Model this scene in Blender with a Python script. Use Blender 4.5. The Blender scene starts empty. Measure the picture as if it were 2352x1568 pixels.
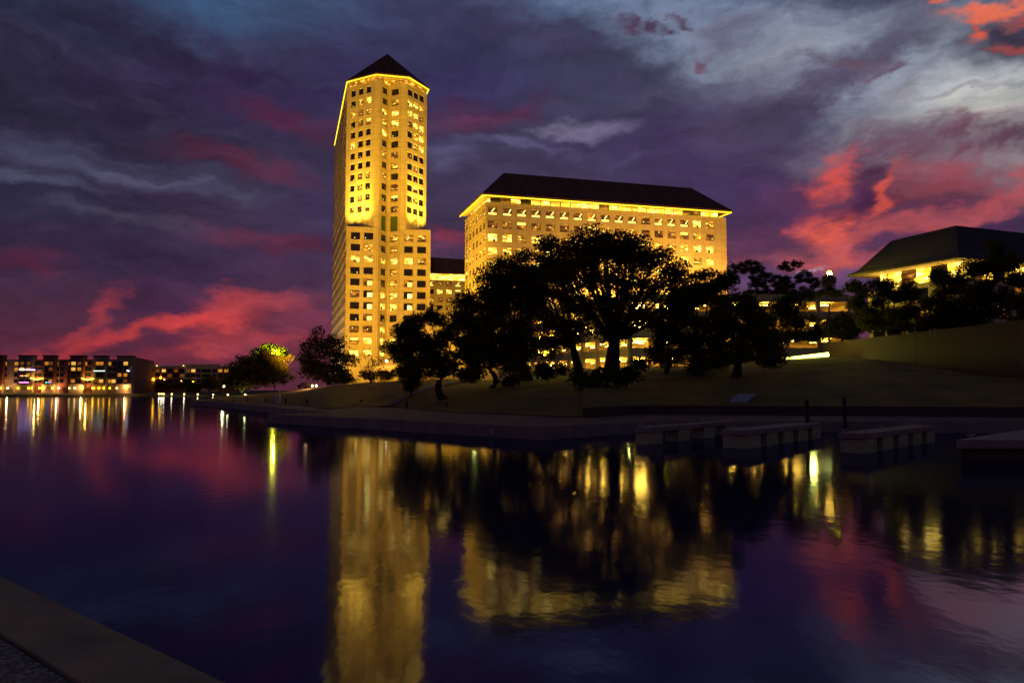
import bpy, math, random
import numpy as np
from mathutils import Vector
from mathutils.geometry import tessellate_polygon
random.seed(7); RNG = np.random.default_rng(11)
SC = bpy.context.scene
COL = SC.collection
# ---------------------------------------------------------------- camera
F, CX, CY, HC = 1750.0, 1176.0, 784.0, 3.0          # photo pixels at 2352 wide
T = math.atan(112 / F)
cam = bpy.data.cameras.new('camera'); camo = bpy.data.objects.new('camera', cam); COL.objects.link(camo)
cam.sensor_width = 36; cam.lens = 36 * F / 2352; cam.clip_end = 6000; cam.clip_start = .1
camo.location = (0, 0, HC); camo.rotation_euler = (math.pi / 2 + T, 0, 0)
SC.camera = camo

def D(u, v):
    x = (u - CX) / F; y = (CY - v) / F
    return Vector((x, math.cos(T) - y * math.sin(T), math.sin(T) + y * math.cos(T)))
def P(u, v, Y=None, z=None):
    d = D(u, v); s = Y / d.y if Y is not None else (z - HC) / d.z
    return Vector((0, 0, HC)) + d * s
def lin(c):
    r = []
    for x in c:
        x /= 255.0; r.append(x / 12.92 if x <= .04045 else ((x + .055) / 1.055) ** 2.4)
    return (r[0], r[1], r[2], 1)

# ---------------------------------------------------------------- world: dusk sky
W = bpy.data.worlds.new('World'); SC.world = W; W.use_nodes = True
nt = W.node_tree; nt.nodes.clear(); N = nt.nodes; L = nt.links
def nd(t, **k):
    n = N.new(t)
    for a, b in k.items(): setattr(n, a, b)
    return n
def mth(op, a, b=None, c=None, clamp=False):
    n = nd('ShaderNodeMath', operation=op, use_clamp=clamp)
    for i, x in enumerate((a, b, c)):
        if x is None: continue
        if isinstance(x, (int, float)): n.inputs[i].default_value = x
        else: L.new(x, n.inputs[i])
    return n.outputs[0]
tc = nd('ShaderNodeTexCoord'); sx = nd('ShaderNodeSeparateXYZ'); L.new(tc.outputs['Generated'], sx.inputs[0])
az = mth('ARCTAN2', sx.outputs[0], sx.outputs[1]); el = mth('ARCSINE', sx.outputs[2])
cb = nd('ShaderNodeCombineXYZ'); L.new(az, cb.inputs[0]); L.new(mth('ABSOLUTE', el), cb.inputs[1]); q = cb.outputs[0]
def noise(vec, scale, detail=5, rough=.55, rot=0, sc=(1, 1, 1), loc=(0, 0, 0), dist=0):
    m = nd('ShaderNodeMapping'); m.inputs['Scale'].default_value = sc; m.inputs['Rotation'].default_value = (0, 0, rot)
    m.inputs['Location'].default_value = loc
    L.new(vec, m.inputs[0]); n = nd('ShaderNodeTexNoise'); n.inputs['Scale'].default_value = scale
    n.inputs['Detail'].default_value = detail; n.inputs['Roughness'].default_value = rough; n.inputs['Distortion'].default_value = dist
    L.new(m.outputs[0], n.inputs[0]); return n
def warp(vec, n, amp):
    s = nd('ShaderNodeVectorMath', operation='SUBTRACT'); L.new(n.outputs['Color'], s.inputs[0]); s.inputs[1].default_value = (.5, .5, .5)
    m = nd('ShaderNodeVectorMath', operation='MULTIPLY'); L.new(s.outputs[0], m.inputs[0]); m.inputs[1].default_value = amp
    a = nd('ShaderNodeVectorMath', operation='ADD'); L.new(vec, a.inputs[0]); L.new(m.outputs[0], a.inputs[1]); return a.outputs[0]
w1 = warp(q, noise(q, 5, 5, .58, sc=(1, 1.6, 1)), (.19, .11, 0))
w2 = warp(w1, noise(q, 17, 6, .62, rot=-.5, sc=(1, 2.2, 1), loc=(3, 1, 0)), (.075, .04, 0))
# clear-sky part: Nishita dusk
sky = nd('ShaderNodeTexSky', sky_type='NISHITA'); sky.sun_disc = False
sky.sun_elevation = math.radians(-3); sky.sun_rotation = math.radians(35); sky.altitude = 100
ramp = nd('ShaderNodeValToRGB'); cr = ramp.color_ramp
mr = nd('ShaderNodeMapRange'); L.new(el, mr.inputs[0]); mr.inputs[1].default_value = 0; mr.inputs[2].default_value = 1.2
L.new(mr.outputs[0], ramp.inputs[0])
stops = [(0, (104, 48, 68)), (.06, (92, 50, 76)), (.14, (74, 52, 84)), (.24, (66, 57, 86)), (.36, (64, 66, 94)), (.45, (62, 72, 100)), (1, (44, 44, 66))]
cr.elements[0].color = lin(stops[0][1]); cr.elements[1].position = 1; cr.elements[1].color = lin(stops[-1][1])
for p, c in stops[1:-1]:
    e = cr.elements.new(p); e.color = lin(c)
def mixc(fac, a, b, blend='MIX'):
    m = nd('ShaderNodeMix', data_type='RGBA', blend_type=blend)
    for i, x in ((0, fac), (6, a), (7, b)):
        if isinstance(x, (int, float)): m.inputs[i].default_value = x
        elif isinstance(x, tuple): m.inputs[i].default_value = x
        else: L.new(x, m.inputs[i])
    return m.outputs[2]
nsc = nd('ShaderNodeVectorMath', operation='SCALE'); L.new(sky.outputs[0], nsc.inputs[0]); nsc.inputs['Scale'].default_value = .12
cur = mixc(.25, ramp.outputs[0], nsc.outputs[0], 'ADD')
# cloud banks: (u, v, ru, rv, tilt, colour, opacity) -> directions in the sky
CL = [
 (60,330,720,480,0,(40,36,56),.85),(60,20,420,60,0,(40,48,72),.8),(520,-10,420,95,-2,(64,92,130),.95),(800,20,260,70,0,(70,88,122),.7),
 (330,75,420,40,-3,(42,42,64),.8),(600,200,560,150,-6,(54,40,76),.85),(140,345,420,50,-4,(84,82,114),.7),(60,400,300,26,-3,(96,96,126),.65),
 (420,410,300,36,-9,(88,86,114),.7),(330,375,330,18,-6,(50,46,70),.75),(200,500,420,60,-2,(54,52,78),.6),(330,520,260,18,-6,(92,88,104),.4),
 (700,275,230,38,-14,(98,42,68),.6),(520,365,190,30,-9,(104,46,72),.6),(650,385,150,34,-9,(102,50,76),.6),(70,612,60,36,0,(120,36,54),.6),
 (630,572,190,34,-6,(112,48,74),.75),(300,620,520,70,0,(60,42,74),.6),(740,480,160,120,0,(62,52,88),.6),
 (330,770,700,100,0,(110,44,64),.6),(380,690,260,40,4,(74,44,78),.8),(530,732,125,70,22,(222,60,64),.95),(610,690,190,36,2,(196,60,72),.7),
 (430,735,120,32,8,(222,56,62),.95),(270,755,190,24,13,(206,52,60),.85),(150,775,160,28,12,(176,44,56),.8),(200,715,80,34,50,(176,50,64),.8),
 (640,775,150,34,12,(196,58,70),.65),(720,720,120,30,0,(150,66,92),.6),(330,820,420,26,0,(140,46,60),.45),(500,800,90,24,0,(184,52,62),.6),(420,780,160,22,5,(82,44,72),.6),
 (1000,150,420,190,0,(60,52,96),.8),(950,60,230,80,0,(60,60,92),.7),(1110,270,240,44,12,(112,56,86),.6),(1040,240,120,60,0,(92,48,78),.5),
 (1010,550,90,40,0,(156,46,74),.75),(1330,296,170,26,6,(136,128,160),.95),(1190,335,190,24,0,(102,96,134),.8),(1010,370,110,36,0,(98,94,132),.7),
 (1300,325,240,18,-3,(62,54,86),.7),(1500,350,220,16,8,(96,88,124),.6),(1350,430,420,70,0,(76,66,104),.5),
 (1400,-10,560,90,-7,(112,134,172),.9),(1560,60,330,100,-14,(126,138,166),.85),(1800,110,330,130,-20,(146,156,178),.9),(1860,170,200,90,-20,(160,166,180),.8),
 (1300,130,300,60,-18,(72,66,98),.7),(1630,190,260,50,0,(100,94,124),.6),(1690,60,70,110,70,(98,96,122),.75),(1415,66,60,17,-8,(84,62,90),.95),(1480,55,48,17,-8,(80,60,88),.95),
 (1560,42,36,12,-5,(88,68,94),.9),(1530,68,30,11,-5,(88,66,92),.9),(1655,118,44,15,-10,(116,74,96),.8),
 (2150,230,460,200,-8,(168,178,198),.98),(2270,290,340,140,-10,(206,205,198),.95),(2090,90,260,110,0,(150,160,178),.85),(1960,305,190,46,16,(178,174,184),.8),
 (1990,105,330,66,40,(98,98,122),.9),(1900,200,330,62,30,(92,84,108),.9),(2120,150,180,30,42,(126,126,142),.55),(1640,300,480,110,4,(70,56,96),.85),(1760,240,260,80,14,(84,74,100),.7),
 (1950,155,90,14,-16,(104,84,102),.85),(2022,176,44,13,-4,(104,82,100),.95),(2180,222,260,9,-2,(142,138,148),.6),
 (2290,80,210,76,-14,(82,80,98),.95),(2330,65,120,48,-8,(62,52,72),.9),(2280,2,200,17,-3,(236,98,76),1),(2225,66,40,16,12,(244,88,62),.95),(2215,42,18,14,40,(226,80,60),.85),
 (2310,95,60,18,0,(176,66,68),.8),(2345,20,60,14,0,(196,72,66),.7),(2110,0,40,9,0,(232,92,74),.9),
 (2080,330,360,52,-4,(104,78,102),.85),(2320,345,240,42,-4,(86,70,94),.9),(1700,430,340,120,0,(76,54,98),.75),
 (2050,440,420,130,8,(118,54,80),.8),(1915,388,60,58,-70,(240,76,72),.95),(1940,545,95,100,40,(244,84,72),.95),(2058,450,34,78,-12,(238,78,68),.95),
 (1880,592,140,26,14,(226,84,76),.85),(2230,500,330,22,15,(186,70,84),.75),(2330,440,170,28,13,(196,72,84),.8),(2060,535,230,24,14,(206,76,82),.8),(2160,420,110,48,-20,(166,62,78),.8),
 (2000,392,90,26,-10,(84,46,78),.9),(1992,462,72,52,10,(78,42,80),.95),(1820,480,150,46,10,(80,52,88),.9),(1780,592,260,30,6,(160,66,88),.7),(1700,560,150,60,0,(110,58,90),.5),
 (2260,535,280,26,12,(76,46,84),.9),(2070,565,120,20,8,(92,58,96),.8),(2060,590,200,18,8,(206,80,88),.7),(1890,640,520,44,0,(108,78,122),.85),(1845,612,44,5,24,(178,158,178),.8),
]
def dirae(u, v):
    d = D(u, v).normalized(); return math.atan2(d.x, d.y), math.asin(d.z)
brn = noise(w1, 26, 5, .6, rot=-.4, sc=(1, 1.9, 1), loc=(5, 2, 0)); brk = mth('MULTIPLY_ADD', brn.outputs[0], 1.8, -.9)
for (u, v, ru, rv, tilt, c, op) in CL:
    a, e = dirae(u, v); k = (1750 / math.hypot(1750, abs(u - CX)))
    m = nd('ShaderNodeMapping', vector_type='TEXTURE'); m.inputs['Location'].default_value = (a, e, 0)
    if c[0] > 150 and c[1] < 110: c = (c[0] * .97, c[1] + 14, c[2] + 10)
    m.inputs['Rotation'].default_value = (0, 0, math.radians(tilt))
    m.inputs['Scale'].default_value = (ru / F * k * 1.08, rv / F * 1.15, 1)
    L.new(w2 if max(ru, rv) > 40 else w2, m.inputs[0]); g = nd('ShaderNodeTexGradient', gradient_type='SPHERICAL'); L.new(m.outputs[0], g.inputs[0])
    f = nd('ShaderNodeMapRange', interpolation_type='SMOOTHSTEP'); L.new(mth('ADD', g.outputs[1], mth('MULTIPLY', brk, g.outputs[1])), f.inputs[0]); f.inputs[1].default_value = 0.0; f.inputs[2].default_value = .95
    f.inputs[3].default_value = 0; f.inputs[4].default_value = op
    cur = mixc(f.outputs[0], cur, lin(c))
# fine streaks in brightness
st = noise(w1, 9, 7, .62, rot=-.35, sc=(1, 3.4, 1), loc=(1, 7, 0))
mr2 = nd('ShaderNodeMapRange'); L.new(st.outputs[0], mr2.inputs[0]); mr2.inputs[1].default_value = .3; mr2.inputs[2].default_value = .7
mr2.inputs[3].default_value = .62; mr2.inputs[4].default_value = 1.06
mv = nd('ShaderNodeVectorMath', operation='SCALE'); L.new(cur, mv.inputs[0]); L.new(mr2.outputs[0], mv.inputs['Scale'])
hs = nd('ShaderNodeHueSaturation'); hs.inputs['Saturation'].default_value = 1.0; L.new(mv.outputs[0], hs.inputs['Color'])
bg = nd('ShaderNodeBackground'); L.new(hs.outputs[0], bg.inputs[0]); bg.inputs[1].default_value = 1.0
wo = nd('ShaderNodeOutputWorld'); L.new(bg.outputs[0], wo.inputs[0])
W.cycles.sampling_method = 'MANUAL'; W.cycles.sample_map_resolution = 512
# ---------------------------------------------------------------- sun (just below the cloud bank, spent)
sl = bpy.data.lights.new('sun', 'SUN'); sl.energy = .03; sl.angle = math.radians(20); sl.color = (1, .62, .5)
so = bpy.data.objects.new('sun', sl); COL.objects.link(so)
so.rotation_euler = (math.radians(84), 0, math.radians(180 - 35))
SC.view_settings.view_transform = 'Standard'; SC.view_settings.look = 'None'
SC.view_settings.exposure = 0; SC.view_settings.gamma = 1
SC.render.engine = 'CYCLES'
c = SC.cycles
c.max_bounces = 5; c.diffuse_bounces = 2; c.glossy_bounces = 3; c.transmission_bounces = 2; c.transparent_max_bounces = 4
c.caustics_reflective = False; c.caustics_refractive = False; c.sample_clamp_indirect = 6; c.use_denoising = True; c.use_light_tree = True

# ================================================================ materials
class MT:
    def __init__(s, name):
        s.m = bpy.data.materials.new(name); s.m.use_nodes = True; s.t = s.m.node_tree; s.t.nodes.clear()
        s.out = s.n('ShaderNodeOutputMaterial')
    def n(s, t, **k):
        x = s.t.nodes.new(t)
        for a, b in k.items(): setattr(x, a, b)
        return x
    def l(s, a, b): s.t.links.new(a, b)
    def pos(s, scale=(1, 1, 1), rot=0):
        g = s.n('ShaderNodeNewGeometry'); m = s.n('ShaderNodeMapping'); m.inputs['Scale'].default_value = scale; m.inputs['Rotation'].default_value = (0, 0, rot)
        s.l(g.outputs['Position'], m.inputs[0]); return m.outputs[0]
    def noise(s, vec, scale, detail=4, rough=.55):
        n = s.n('ShaderNodeTexNoise'); n.inputs['Scale'].default_value = scale; n.inputs['Detail'].default_value = detail; n.inputs['Roughness'].default_value = rough
        s.l(vec, n.inputs[0]); return n
    def ramp(s, fac, stops):
        r = s.n('ShaderNodeValToRGB'); e = r.color_ramp.elements; e[0].position = stops[0][0]; e[0].color = (*stops[0][1], 1); e[1].position = stops[-1][0]; e[1].color = (*stops[-1][1], 1)
        for p, c_ in stops[1:-1]: x = e.new(p); x.color = (*c_, 1)
        s.l(fac, r.inputs[0]); return r.outputs[0]
def mat(name, c1, c2=None, scale=1., rough=.8, bump=0, bscale=None, stretch=(1, 1, 1), spec=.3, metal=0):
    s = MT(name); b = s.n('ShaderNodeBsdfPrincipled'); s.l(b.outputs[0], s.out.inputs[0])
    b.inputs['Roughness'].default_value = rough; b.inputs['Specular IOR Level'].default_value = spec; b.inputs['Metallic'].default_value = metal
    c2 = c2 or tuple(x * .7 for x in c1)
    v = s.pos(stretch); nz = s.noise(v, scale, 6, .6); s.l(s.ramp(nz.outputs[0], [(.3, c1), (.7, c2)]), b.inputs['Base Color'])
    if bump:
        n2 = s.noise(v, bscale or scale * 4, 5); bp = s.n('ShaderNodeBump'); bp.inputs['Strength'].default_value = bump; bp.inputs['Distance'].default_value = .05
        s.l(n2.outputs[0], bp.inputs['Height']); s.l(bp.outputs[0], b.inputs['Normal'])
    return s.m
def emis(name, col, strength, sample=True):
    s = MT(name); e = s.n('ShaderNodeEmission'); e.inputs[0].default_value = (*col, 1); e.inputs[1].default_value = strength; s.l(e.outputs[0], s.out.inputs[0])
    if not sample: s.m.cycles.emission_sampling = 'NONE'
    return s.m
def facade_mat(name, c1, c2, bw=4.3, bh=3.85):
    s = MT(name); b = s.n('ShaderNodeBsdfPrincipled'); s.l(b.outputs[0], s.out.inputs[0]); b.inputs['Roughness'].default_value = .7; b.inputs['Specular IOR Level'].default_value = .25
    g = s.n('ShaderNodeNewGeometry'); sp = s.n('ShaderNodeSeparateXYZ'); s.l(g.outputs['Position'], sp.inputs[0])
    m1 = s.n('ShaderNodeMath', operation='MULTIPLY'); s.l(sp.outputs[0], m1.inputs[0]); m1.inputs[1].default_value = 1.03
    m2 = s.n('ShaderNodeMath', operation='MULTIPLY_ADD'); s.l(sp.outputs[1], m2.inputs[0]); m2.inputs[1].default_value = .27; s.l(m1.outputs[0], m2.inputs[2])
    cbn = s.n('ShaderNodeCombineXYZ'); s.l(m2.outputs[0], cbn.inputs[0]); s.l(sp.outputs[2], cbn.inputs[1])
    br = s.n('ShaderNodeTexBrick'); br.offset = 0; br.inputs['Scale'].default_value = 1; br.inputs['Mortar Size'].default_value = .035
    br.inputs['Brick Width'].default_value = bw / 2; br.inputs['Row Height'].default_value = bh / 2; br.inputs['Color1'].default_value = (*c1, 1); br.inputs['Color2'].default_value = (*c2, 1)
    br.inputs['Mortar'].default_value = (*[x * .55 for x in c2], 1); s.l(cbn.outputs[0], br.inputs[0])
    nz = s.noise(g.outputs['Position'], .35, 5); mx = s.n('ShaderNodeMix', data_type='RGBA', blend_type='MULTIPLY'); mx.inputs[0].default_value = 1
    s.l(br.outputs[0], mx.inputs[6]); s.l(s.ramp(nz.outputs[0], [(.3, (.86, .84, .82)), (.7, (1.08, 1.08, 1.08))]), mx.inputs[7]); s.l(mx.outputs[2], b.inputs['Base Color'])
    return s.m
def window_mat(name, base, hot, strength, hotfrac, seed):
    """office behind glass: dim room colour with bright ceiling fittings, blinds"""
    s = MT(name); e = s.n('ShaderNodeEmission')
    g = s.n('ShaderNodeNewGeometry'); m = s.n('ShaderNodeMapping'); m.inputs['Location'].default_value = (seed, seed * 2, 0)
    m.inputs['Rotation'].default_value = (0, .35, 0); m.inputs['Scale'].default_value = (.55, .55, 1.5); s.l(g.outputs['Position'], m.inputs[0])
    n1 = s.noise(m.outputs[0], .9, 1.5, .5); n2 = s.noise(g.outputs['Position'], .28, 2)
    r1 = s.ramp(n1.outputs[0], [(.3, tuple(x * .45 for x in base)), (.5, base), (hotfrac, hot), (min(.98, hotfrac + .06), tuple(x * 1.9 for x in hot))])
    r2 = s.ramp(n2.outputs[0], [(.35, (.55, .5, .45)), (.65, (1.25, 1.2, 1.2))])
    mx = s.n('ShaderNodeMix', data_type='RGBA', blend_type='MULTIPLY'); mx.inputs[0].default_value = 1; s.l(r1, mx.inputs[6]); s.l(r2, mx.inputs[7])
    s.l(mx.outputs[2], e.inputs[0]); e.inputs[1].default_value = strength
    gl = s.n('ShaderNodeBsdfGlossy'); gl.inputs['Roughness'].default_value = .05; gl.inputs[0].default_value = (.5, .5, .5, 1)
    mix = s.n('ShaderNodeMixShader'); mix.inputs[0].default_value = .08; s.l(e.outputs[0], mix.inputs[1]); s.l(gl.outputs[0], mix.inputs[2]); s.l(mix.outputs[0], s.out.inputs[0])
    s.m.cycles.emission_sampling = 'NONE'; return s.m
def glass_dark(name, col=(.012, .012, .016), spec=.5):
    s = MT(name); b = s.n('ShaderNodeBsdfPrincipled'); b.inputs['Base Color'].default_value = (*col, 1); b.inputs['Roughness'].default_value = .08
    b.inputs['Specular IOR Level'].default_value = spec; s.l(b.outputs[0], s.out.inputs[0]); return s.m
def seam_mat(name, c1, c2, scale, rough, stretch=None, spec=.05):
    m = facade_mat(name, c1, c2, 1.6, 400); m.node_tree.nodes['Principled BSDF'].inputs['Roughness'].default_value = rough; m.node_tree.nodes['Principled BSDF'].inputs['Specular IOR Level'].default_value = spec
    return m
M_ = {}
M_['tower'] = facade_mat('tower_stone', (.50, .40, .28), (.46, .37, .26), 3.3, 3.8)
M_['slab'] = facade_mat('slab_stone', (.52, .41, .29), (.49, .385, .27))
M_['roof'] = seam_mat('dark_roof', (.13, .062, .046), (.18, .09, .065), .15, .95, stretch=(1, 1, .2), spec=.02)
M_['slate'] = seam_mat('slate_roof', (.055, .044, .055), (.075, .062, .075), .2, .9, spec=.05)
M_['frame'] = mat('window_frame', (.03, .022, .015), None, 2, .5)
M_['dark'] = glass_dark('dark_glass')
M_['green'] = glass_dark('green_glass', (.06, .10, .02))
M_['m'] = window_mat('dim_office', (.17, .060, .008), (.7, .27, .02), 1.25, .68, 3)
M_['M'] = window_mat('lit_office', (.48, .18, .014), (1.4, .68, .05), 1.25, .62, 7)
M_['B'] = window_mat('bright_office', (1.25, .62, .04), (2.2, 1.4, .18), 1.3, .60, 13)
M_['strip'] = emis('eave_lamp', (1, .68, .02), 2.4)
M_['band'] = window_mat('lit_clerestory', (1.5, .85, .05), (2.4, 1.7, .28), 2.3, .6, 21)
M_['garwall'] = mat('garage_concrete', (.36, .29, .22), (.28, .22, .17), .3, .85)
M_['garlamp'] = emis('garage_tube', (1, .58, .05), 260)
M_['conc'] = mat('old_concrete', (.36, .25, .22), (.20, .14, .12), .6, .85, .3, 6)
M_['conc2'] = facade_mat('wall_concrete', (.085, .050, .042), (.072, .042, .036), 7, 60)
M_['deck'] = mat('promenade_paving', (.17, .088, .082), (.125, .066, .064), .5, .85, .3, 8)
M_['pont'] = mat('pontoon', (.52, .46, .26), (.30, .26, .15), 1.2, .85)  # pale yellow base colour stands in for yellow light on the pontoon faces
M_['white'] = mat('weathered_white', (.62, .60, .56), (.42, .40, .38), 2, .6)
M_['black'] = mat('black_metal', (.015, .014, .016), None, 3, .5)
M_['wood'] = mat('bark', (.055, .035, .022), (.025, .016, .01), 2.5, .95, .5, 9)
M_['cleat'] = mat('galvanised_steel', (.5, .5, .5), (.35, .35, .36), 5, .35, metal=.8)
M_['lawn'] = mat('lawn', (.27, .155, .026), (.10, .078, .014), .22, .95, .8, 9)
M_['farlawn'] = mat('far_lawn', (.05, .045, .018), (.03, .03, .012), .05, .95)
M_['coping'] = mat('coping_stone', (.36, .25, .15), (.18, .14, .085), 1.7, .85, .25, 30)
M_['gravel'] = None
def leafmat(name, c1, c2):
    s = MT(name); d = s.n('ShaderNodeBsdfDiffuse'); tr = s.n('ShaderNodeBsdfTranslucent'); mx = s.n('ShaderNodeMixShader'); mx.inputs[0].default_value = .25
    nz = s.noise(s.pos(), .9, 3); r = s.ramp(nz.outputs[0], [(.3, c1), (.7, c2)]); s.l(r, d.inputs[0]); s.l(r, tr.inputs[0])
    s.l(d.outputs[0], mx.inputs[1]); s.l(tr.outputs[0], mx.inputs[2]); s.l(mx.outputs[0], s.out.inputs[0]); return s.m
M_['oak'] = leafmat('oak_leaves', (.08, .068, .015), (.12, .085, .02))
M_['pine'] = leafmat('pine_needles', (.075, .078, .016), (.11, .092, .02))
M_['rust'] = leafmat('rust_leaves', (.16, .045, .014), (.10, .035, .012))
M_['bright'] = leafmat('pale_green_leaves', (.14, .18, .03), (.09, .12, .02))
M_['shrub'] = leafmat('shrub_leaves', (.05, .08, .016), (.035, .05, .012))

# ================================================================ mesh building
class MB:
    def __init__(s): s.v = []; s.f = []; s.mi = []
    def face(s, pts, m=0):
        i = len(s.v); s.v += [tuple(p) for p in pts]; s.f.append(tuple(range(i, i + len(pts)))); s.mi.append(m)
    def box(s, x0, x1, y0, y1, z0, z1, m=0, rot=0, o=(0, 0)):
        c_, s_ = math.cos(rot), math.sin(rot)
        def t(x, y, z): return (o[0] + x * c_ - y * s_, o[1] + x * s_ + y * c_, z)
        a = [t(x0, y0, z0), t(x1, y0, z0), t(x1, y1, z0), t(x0, y1, z0), t(x0, y0, z1), t(x1, y0, z1), t(x1, y1, z1), t(x0, y1, z1)]
        for q_ in ((0, 1, 5, 4), (1, 2, 6, 5), (2, 3, 7, 6), (3, 0, 4, 7), (4, 5, 6, 7), (3, 2, 1, 0)): s.face([a[k] for k in q_], m)
    def prism(s, poly, z0, z1, m=0, cap=True, mtop=None, bottom=False):
        n = len(poly)
        for i in range(n):
            a, b = poly[i], poly[(i + 1) % n]; s.face([(a[0], a[1], z0), (b[0], b[1], z0), (b[0], b[1], z1), (a[0], a[1], z1)], m)
        if cap:
            for tri in tessellate_polygon([[Vector((p[0], p[1], 0)) for p in poly]]):
                s.face([(poly[k][0], poly[k][1], z1) for k in tri], m if mtop is None else mtop)
                if bottom: s.face([(poly[k][0], poly[k][1], z0) for k in tri], m)
    def tube(s, pts, rad, n=8, m=0, cap=True):
        pts = [Vector(p) for p in pts]; rings = []
        for i, p in enumerate(pts):
            d = (pts[min(i + 1, len(pts) - 1)] - pts[max(i - 1, 0)]).normalized()
            a = d.cross(Vector((0, 0, 1)) if abs(d.z) < .9 else Vector((1, 0, 0))).normalized(); b = d.cross(a)
            r = rad[i] if isinstance(rad, (list, tuple)) else rad
            k = len(s.v); s.v += [tuple(p + (a * math.cos(6.28318 * j / n) + b * math.sin(6.28318 * j / n)) * r) for j in range(n)]; rings.append(k)
        for i in range(len(rings) - 1):
            for j in range(n):
                s.f.append((rings[i] + j, rings[i] + (j + 1) % n, rings[i + 1] + (j + 1) % n, rings[i + 1] + j)); s.mi.append(m)
        if cap: 
            s.f.append(tuple(rings[0] + j for j in range(n))); s.mi.append(m); s.f.append(tuple(rings[-1] + j for j in range(n))); s.mi.append(m)
    def ball(s, c_, r, m=0, n=8, sz=1):
        c_ = Vector(c_); s.tube([c_ + Vector((0, 0, -r * sz * math.cos(math.pi * k / n))) for k in range(n + 1)], [max(.001, r * math.sin(math.pi * k / n)) for k in range(n + 1)], n + 2, m, False)
    def build(s, name, mats, parent=None, kind=None, smooth=False):
        me = bpy.data.meshes.new(name); me.from_pydata(s.v, [], s.f)
        mats = mats if isinstance(mats, (list, tuple)) else [mats]
        for m in mats: me.materials.append(m)
        me.polygons.foreach_set('material_index', s.mi)
        if smooth: me.polygons.foreach_set('use_smooth', [True] * len(s.f))
        me.update(); o = bpy.data.objects.new(name, me); COL.objects.link(o); 
        if parent is not None:
            o.parent = parent; o.location = -Vector(parent.location) if parent.parent is None else (0, 0, 0)
        if kind: o['kind'] = kind
        return o
def thing(name, label, cat, loc=(0, 0, 0), group=None):
    o = bpy.data.objects.new(name, None); COL.objects.link(o); o.location = loc; o.empty_display_size = .5
    o['label'] = label; o['category'] = cat
    if group: o['group'] = group
    return o
def tag(o, label, cat, group=None):
    o['label'] = label; o['category'] = cat
    if group: o['group'] = group
    return o
def spot(loc, target, energy, size=60, col=(1, .66, .2), soft=.5, blend=.6, parent=None):
    l = bpy.data.lights.new('floodlight', 'SPOT'); l.energy = energy; l.spot_size = math.radians(size); l.spot_blend = blend; l.color = col; l.shadow_soft_size = soft
    o = bpy.data.objects.new('floodlight', l); COL.objects.link(o); o.location = loc
    o.rotation_euler = (Vector(target) - Vector(loc)).to_track_quat('-Z', 'Y').to_euler(); return o
def point(loc, energy, col=(1, .7, .3), soft=.3):
    l = bpy.data.lights.new('lamp_light', 'POINT'); l.energy = energy; l.color = col; l.shadow_soft_size = soft
    o = bpy.data.objects.new('lamp_light', l); COL.objects.link(o); o.location = loc; return o

class Facade:
    """wall plane from a to b (left to right seen from outside) with real recessed openings"""
    def __init__(s, a, b): s.a = Vector((a[0], a[1])); s.b = Vector((b[0], b[1])); s.len = (s.b - s.a).length; s.d = (s.b - s.a) / s.len; s.n = Vector((s.d.y, -s.d.x))
    def pt(s, t, z, out=0): p = s.a + s.d * t + s.n * out; return (p.x, p.y, z)
    def s_of_u(s, u, v):
        d = D(u, v); k = d.x / d.y  # x = k*y
        # a + d*t : (ax+dx t) = k (ay+dy t)
        return (k * s.a.y - s.a.x) / (s.d.x - k * s.d.y)
    def wall(s, mb, z0, z1, cols, rows, skip=None, depth=.35, m=0):
        xs = sorted(set([0, s.len] + [x for c_ in cols for x in c_])); zs = sorted(set([z0, z1] + [z for r in rows for z in r]))
        holes = []
        for i in range(len(xs) - 1):
            for j in range(len(zs) - 1):
                x0, x1, y0, y1 = xs[i], xs[i + 1], zs[j], zs[j + 1]; h = None
                for ci, c_ in enumerate(cols):
                    if abs(c_[0] - x0) < 1e-6 and abs(c_[1] - x1) < 1e-6:
                        for ri, r in enumerate(rows):
                            if abs(r[0] - y0) < 1e-6 and abs(r[1] - y1) < 1e-6 and not (skip and (ci, ri) in skip): h = (ci, ri)
                if h is None: mb.face([s.pt(x0, y0), s.pt(x1, y0), s.pt(x1, y1), s.pt(x0, y1)], m)
                else:
                    q_ = [(x0, y0), (x1, y0), (x1, y1), (x0, y1)]
                    for k in range(4):
                        a, b = q_[k], q_[(k + 1) % 4]; mb.face([s.pt(*a), s.pt(*b), s.pt(b[0], b[1], -depth), s.pt(a[0], a[1], -depth)], m)
                    holes.append((h, x0, x1, y0, y1))
        return holes
    def pane(s, mb, x0, x1, y0, y1, depth=.3, fr=.09, mull=0, gi=0, fi=1):
        mb.face([s.pt(x0, y0, -depth), s.pt(x1, y0, -depth), s.pt(x1, y1, -depth), s.pt(x0, y1, -depth)], gi)
        o = -depth + .06
        R = [(x0, x1, y0, y0 + fr), (x0, x1, y1 - fr, y1), (x0, x0 + fr, y0 + fr, y1 - fr), (x1 - fr, x1, y0 + fr, y1 - fr)]
        for k in range(mull): xm = x0 + (x1 - x0) * (k + 1) / (mull + 1); R.append((xm - fr / 2, xm + fr / 2, y0 + fr, y1 - fr))
        for a, b, c_, d_ in R: mb.face([s.pt(a, c_, o), s.pt(b, c_, o), s.pt(b, d_, o), s.pt(a, d_, o)], fi)
MW = [M_['dark'], M_['m'], M_['M'], M_['B'], M_['green'], M_['frame'], M_['band']]
WI = {'D': 0, 'm': 1, 'M': 2, 'B': 3, 'G': 4, 'S': 1, 'H': 0, 'h': 1}
MW.append(emis('ceiling_panel', (1.0, .80, .16), 3.0, False)); MW.append(emis('blind_glow', (1.0, .70, .12), 2.0, False))
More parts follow.
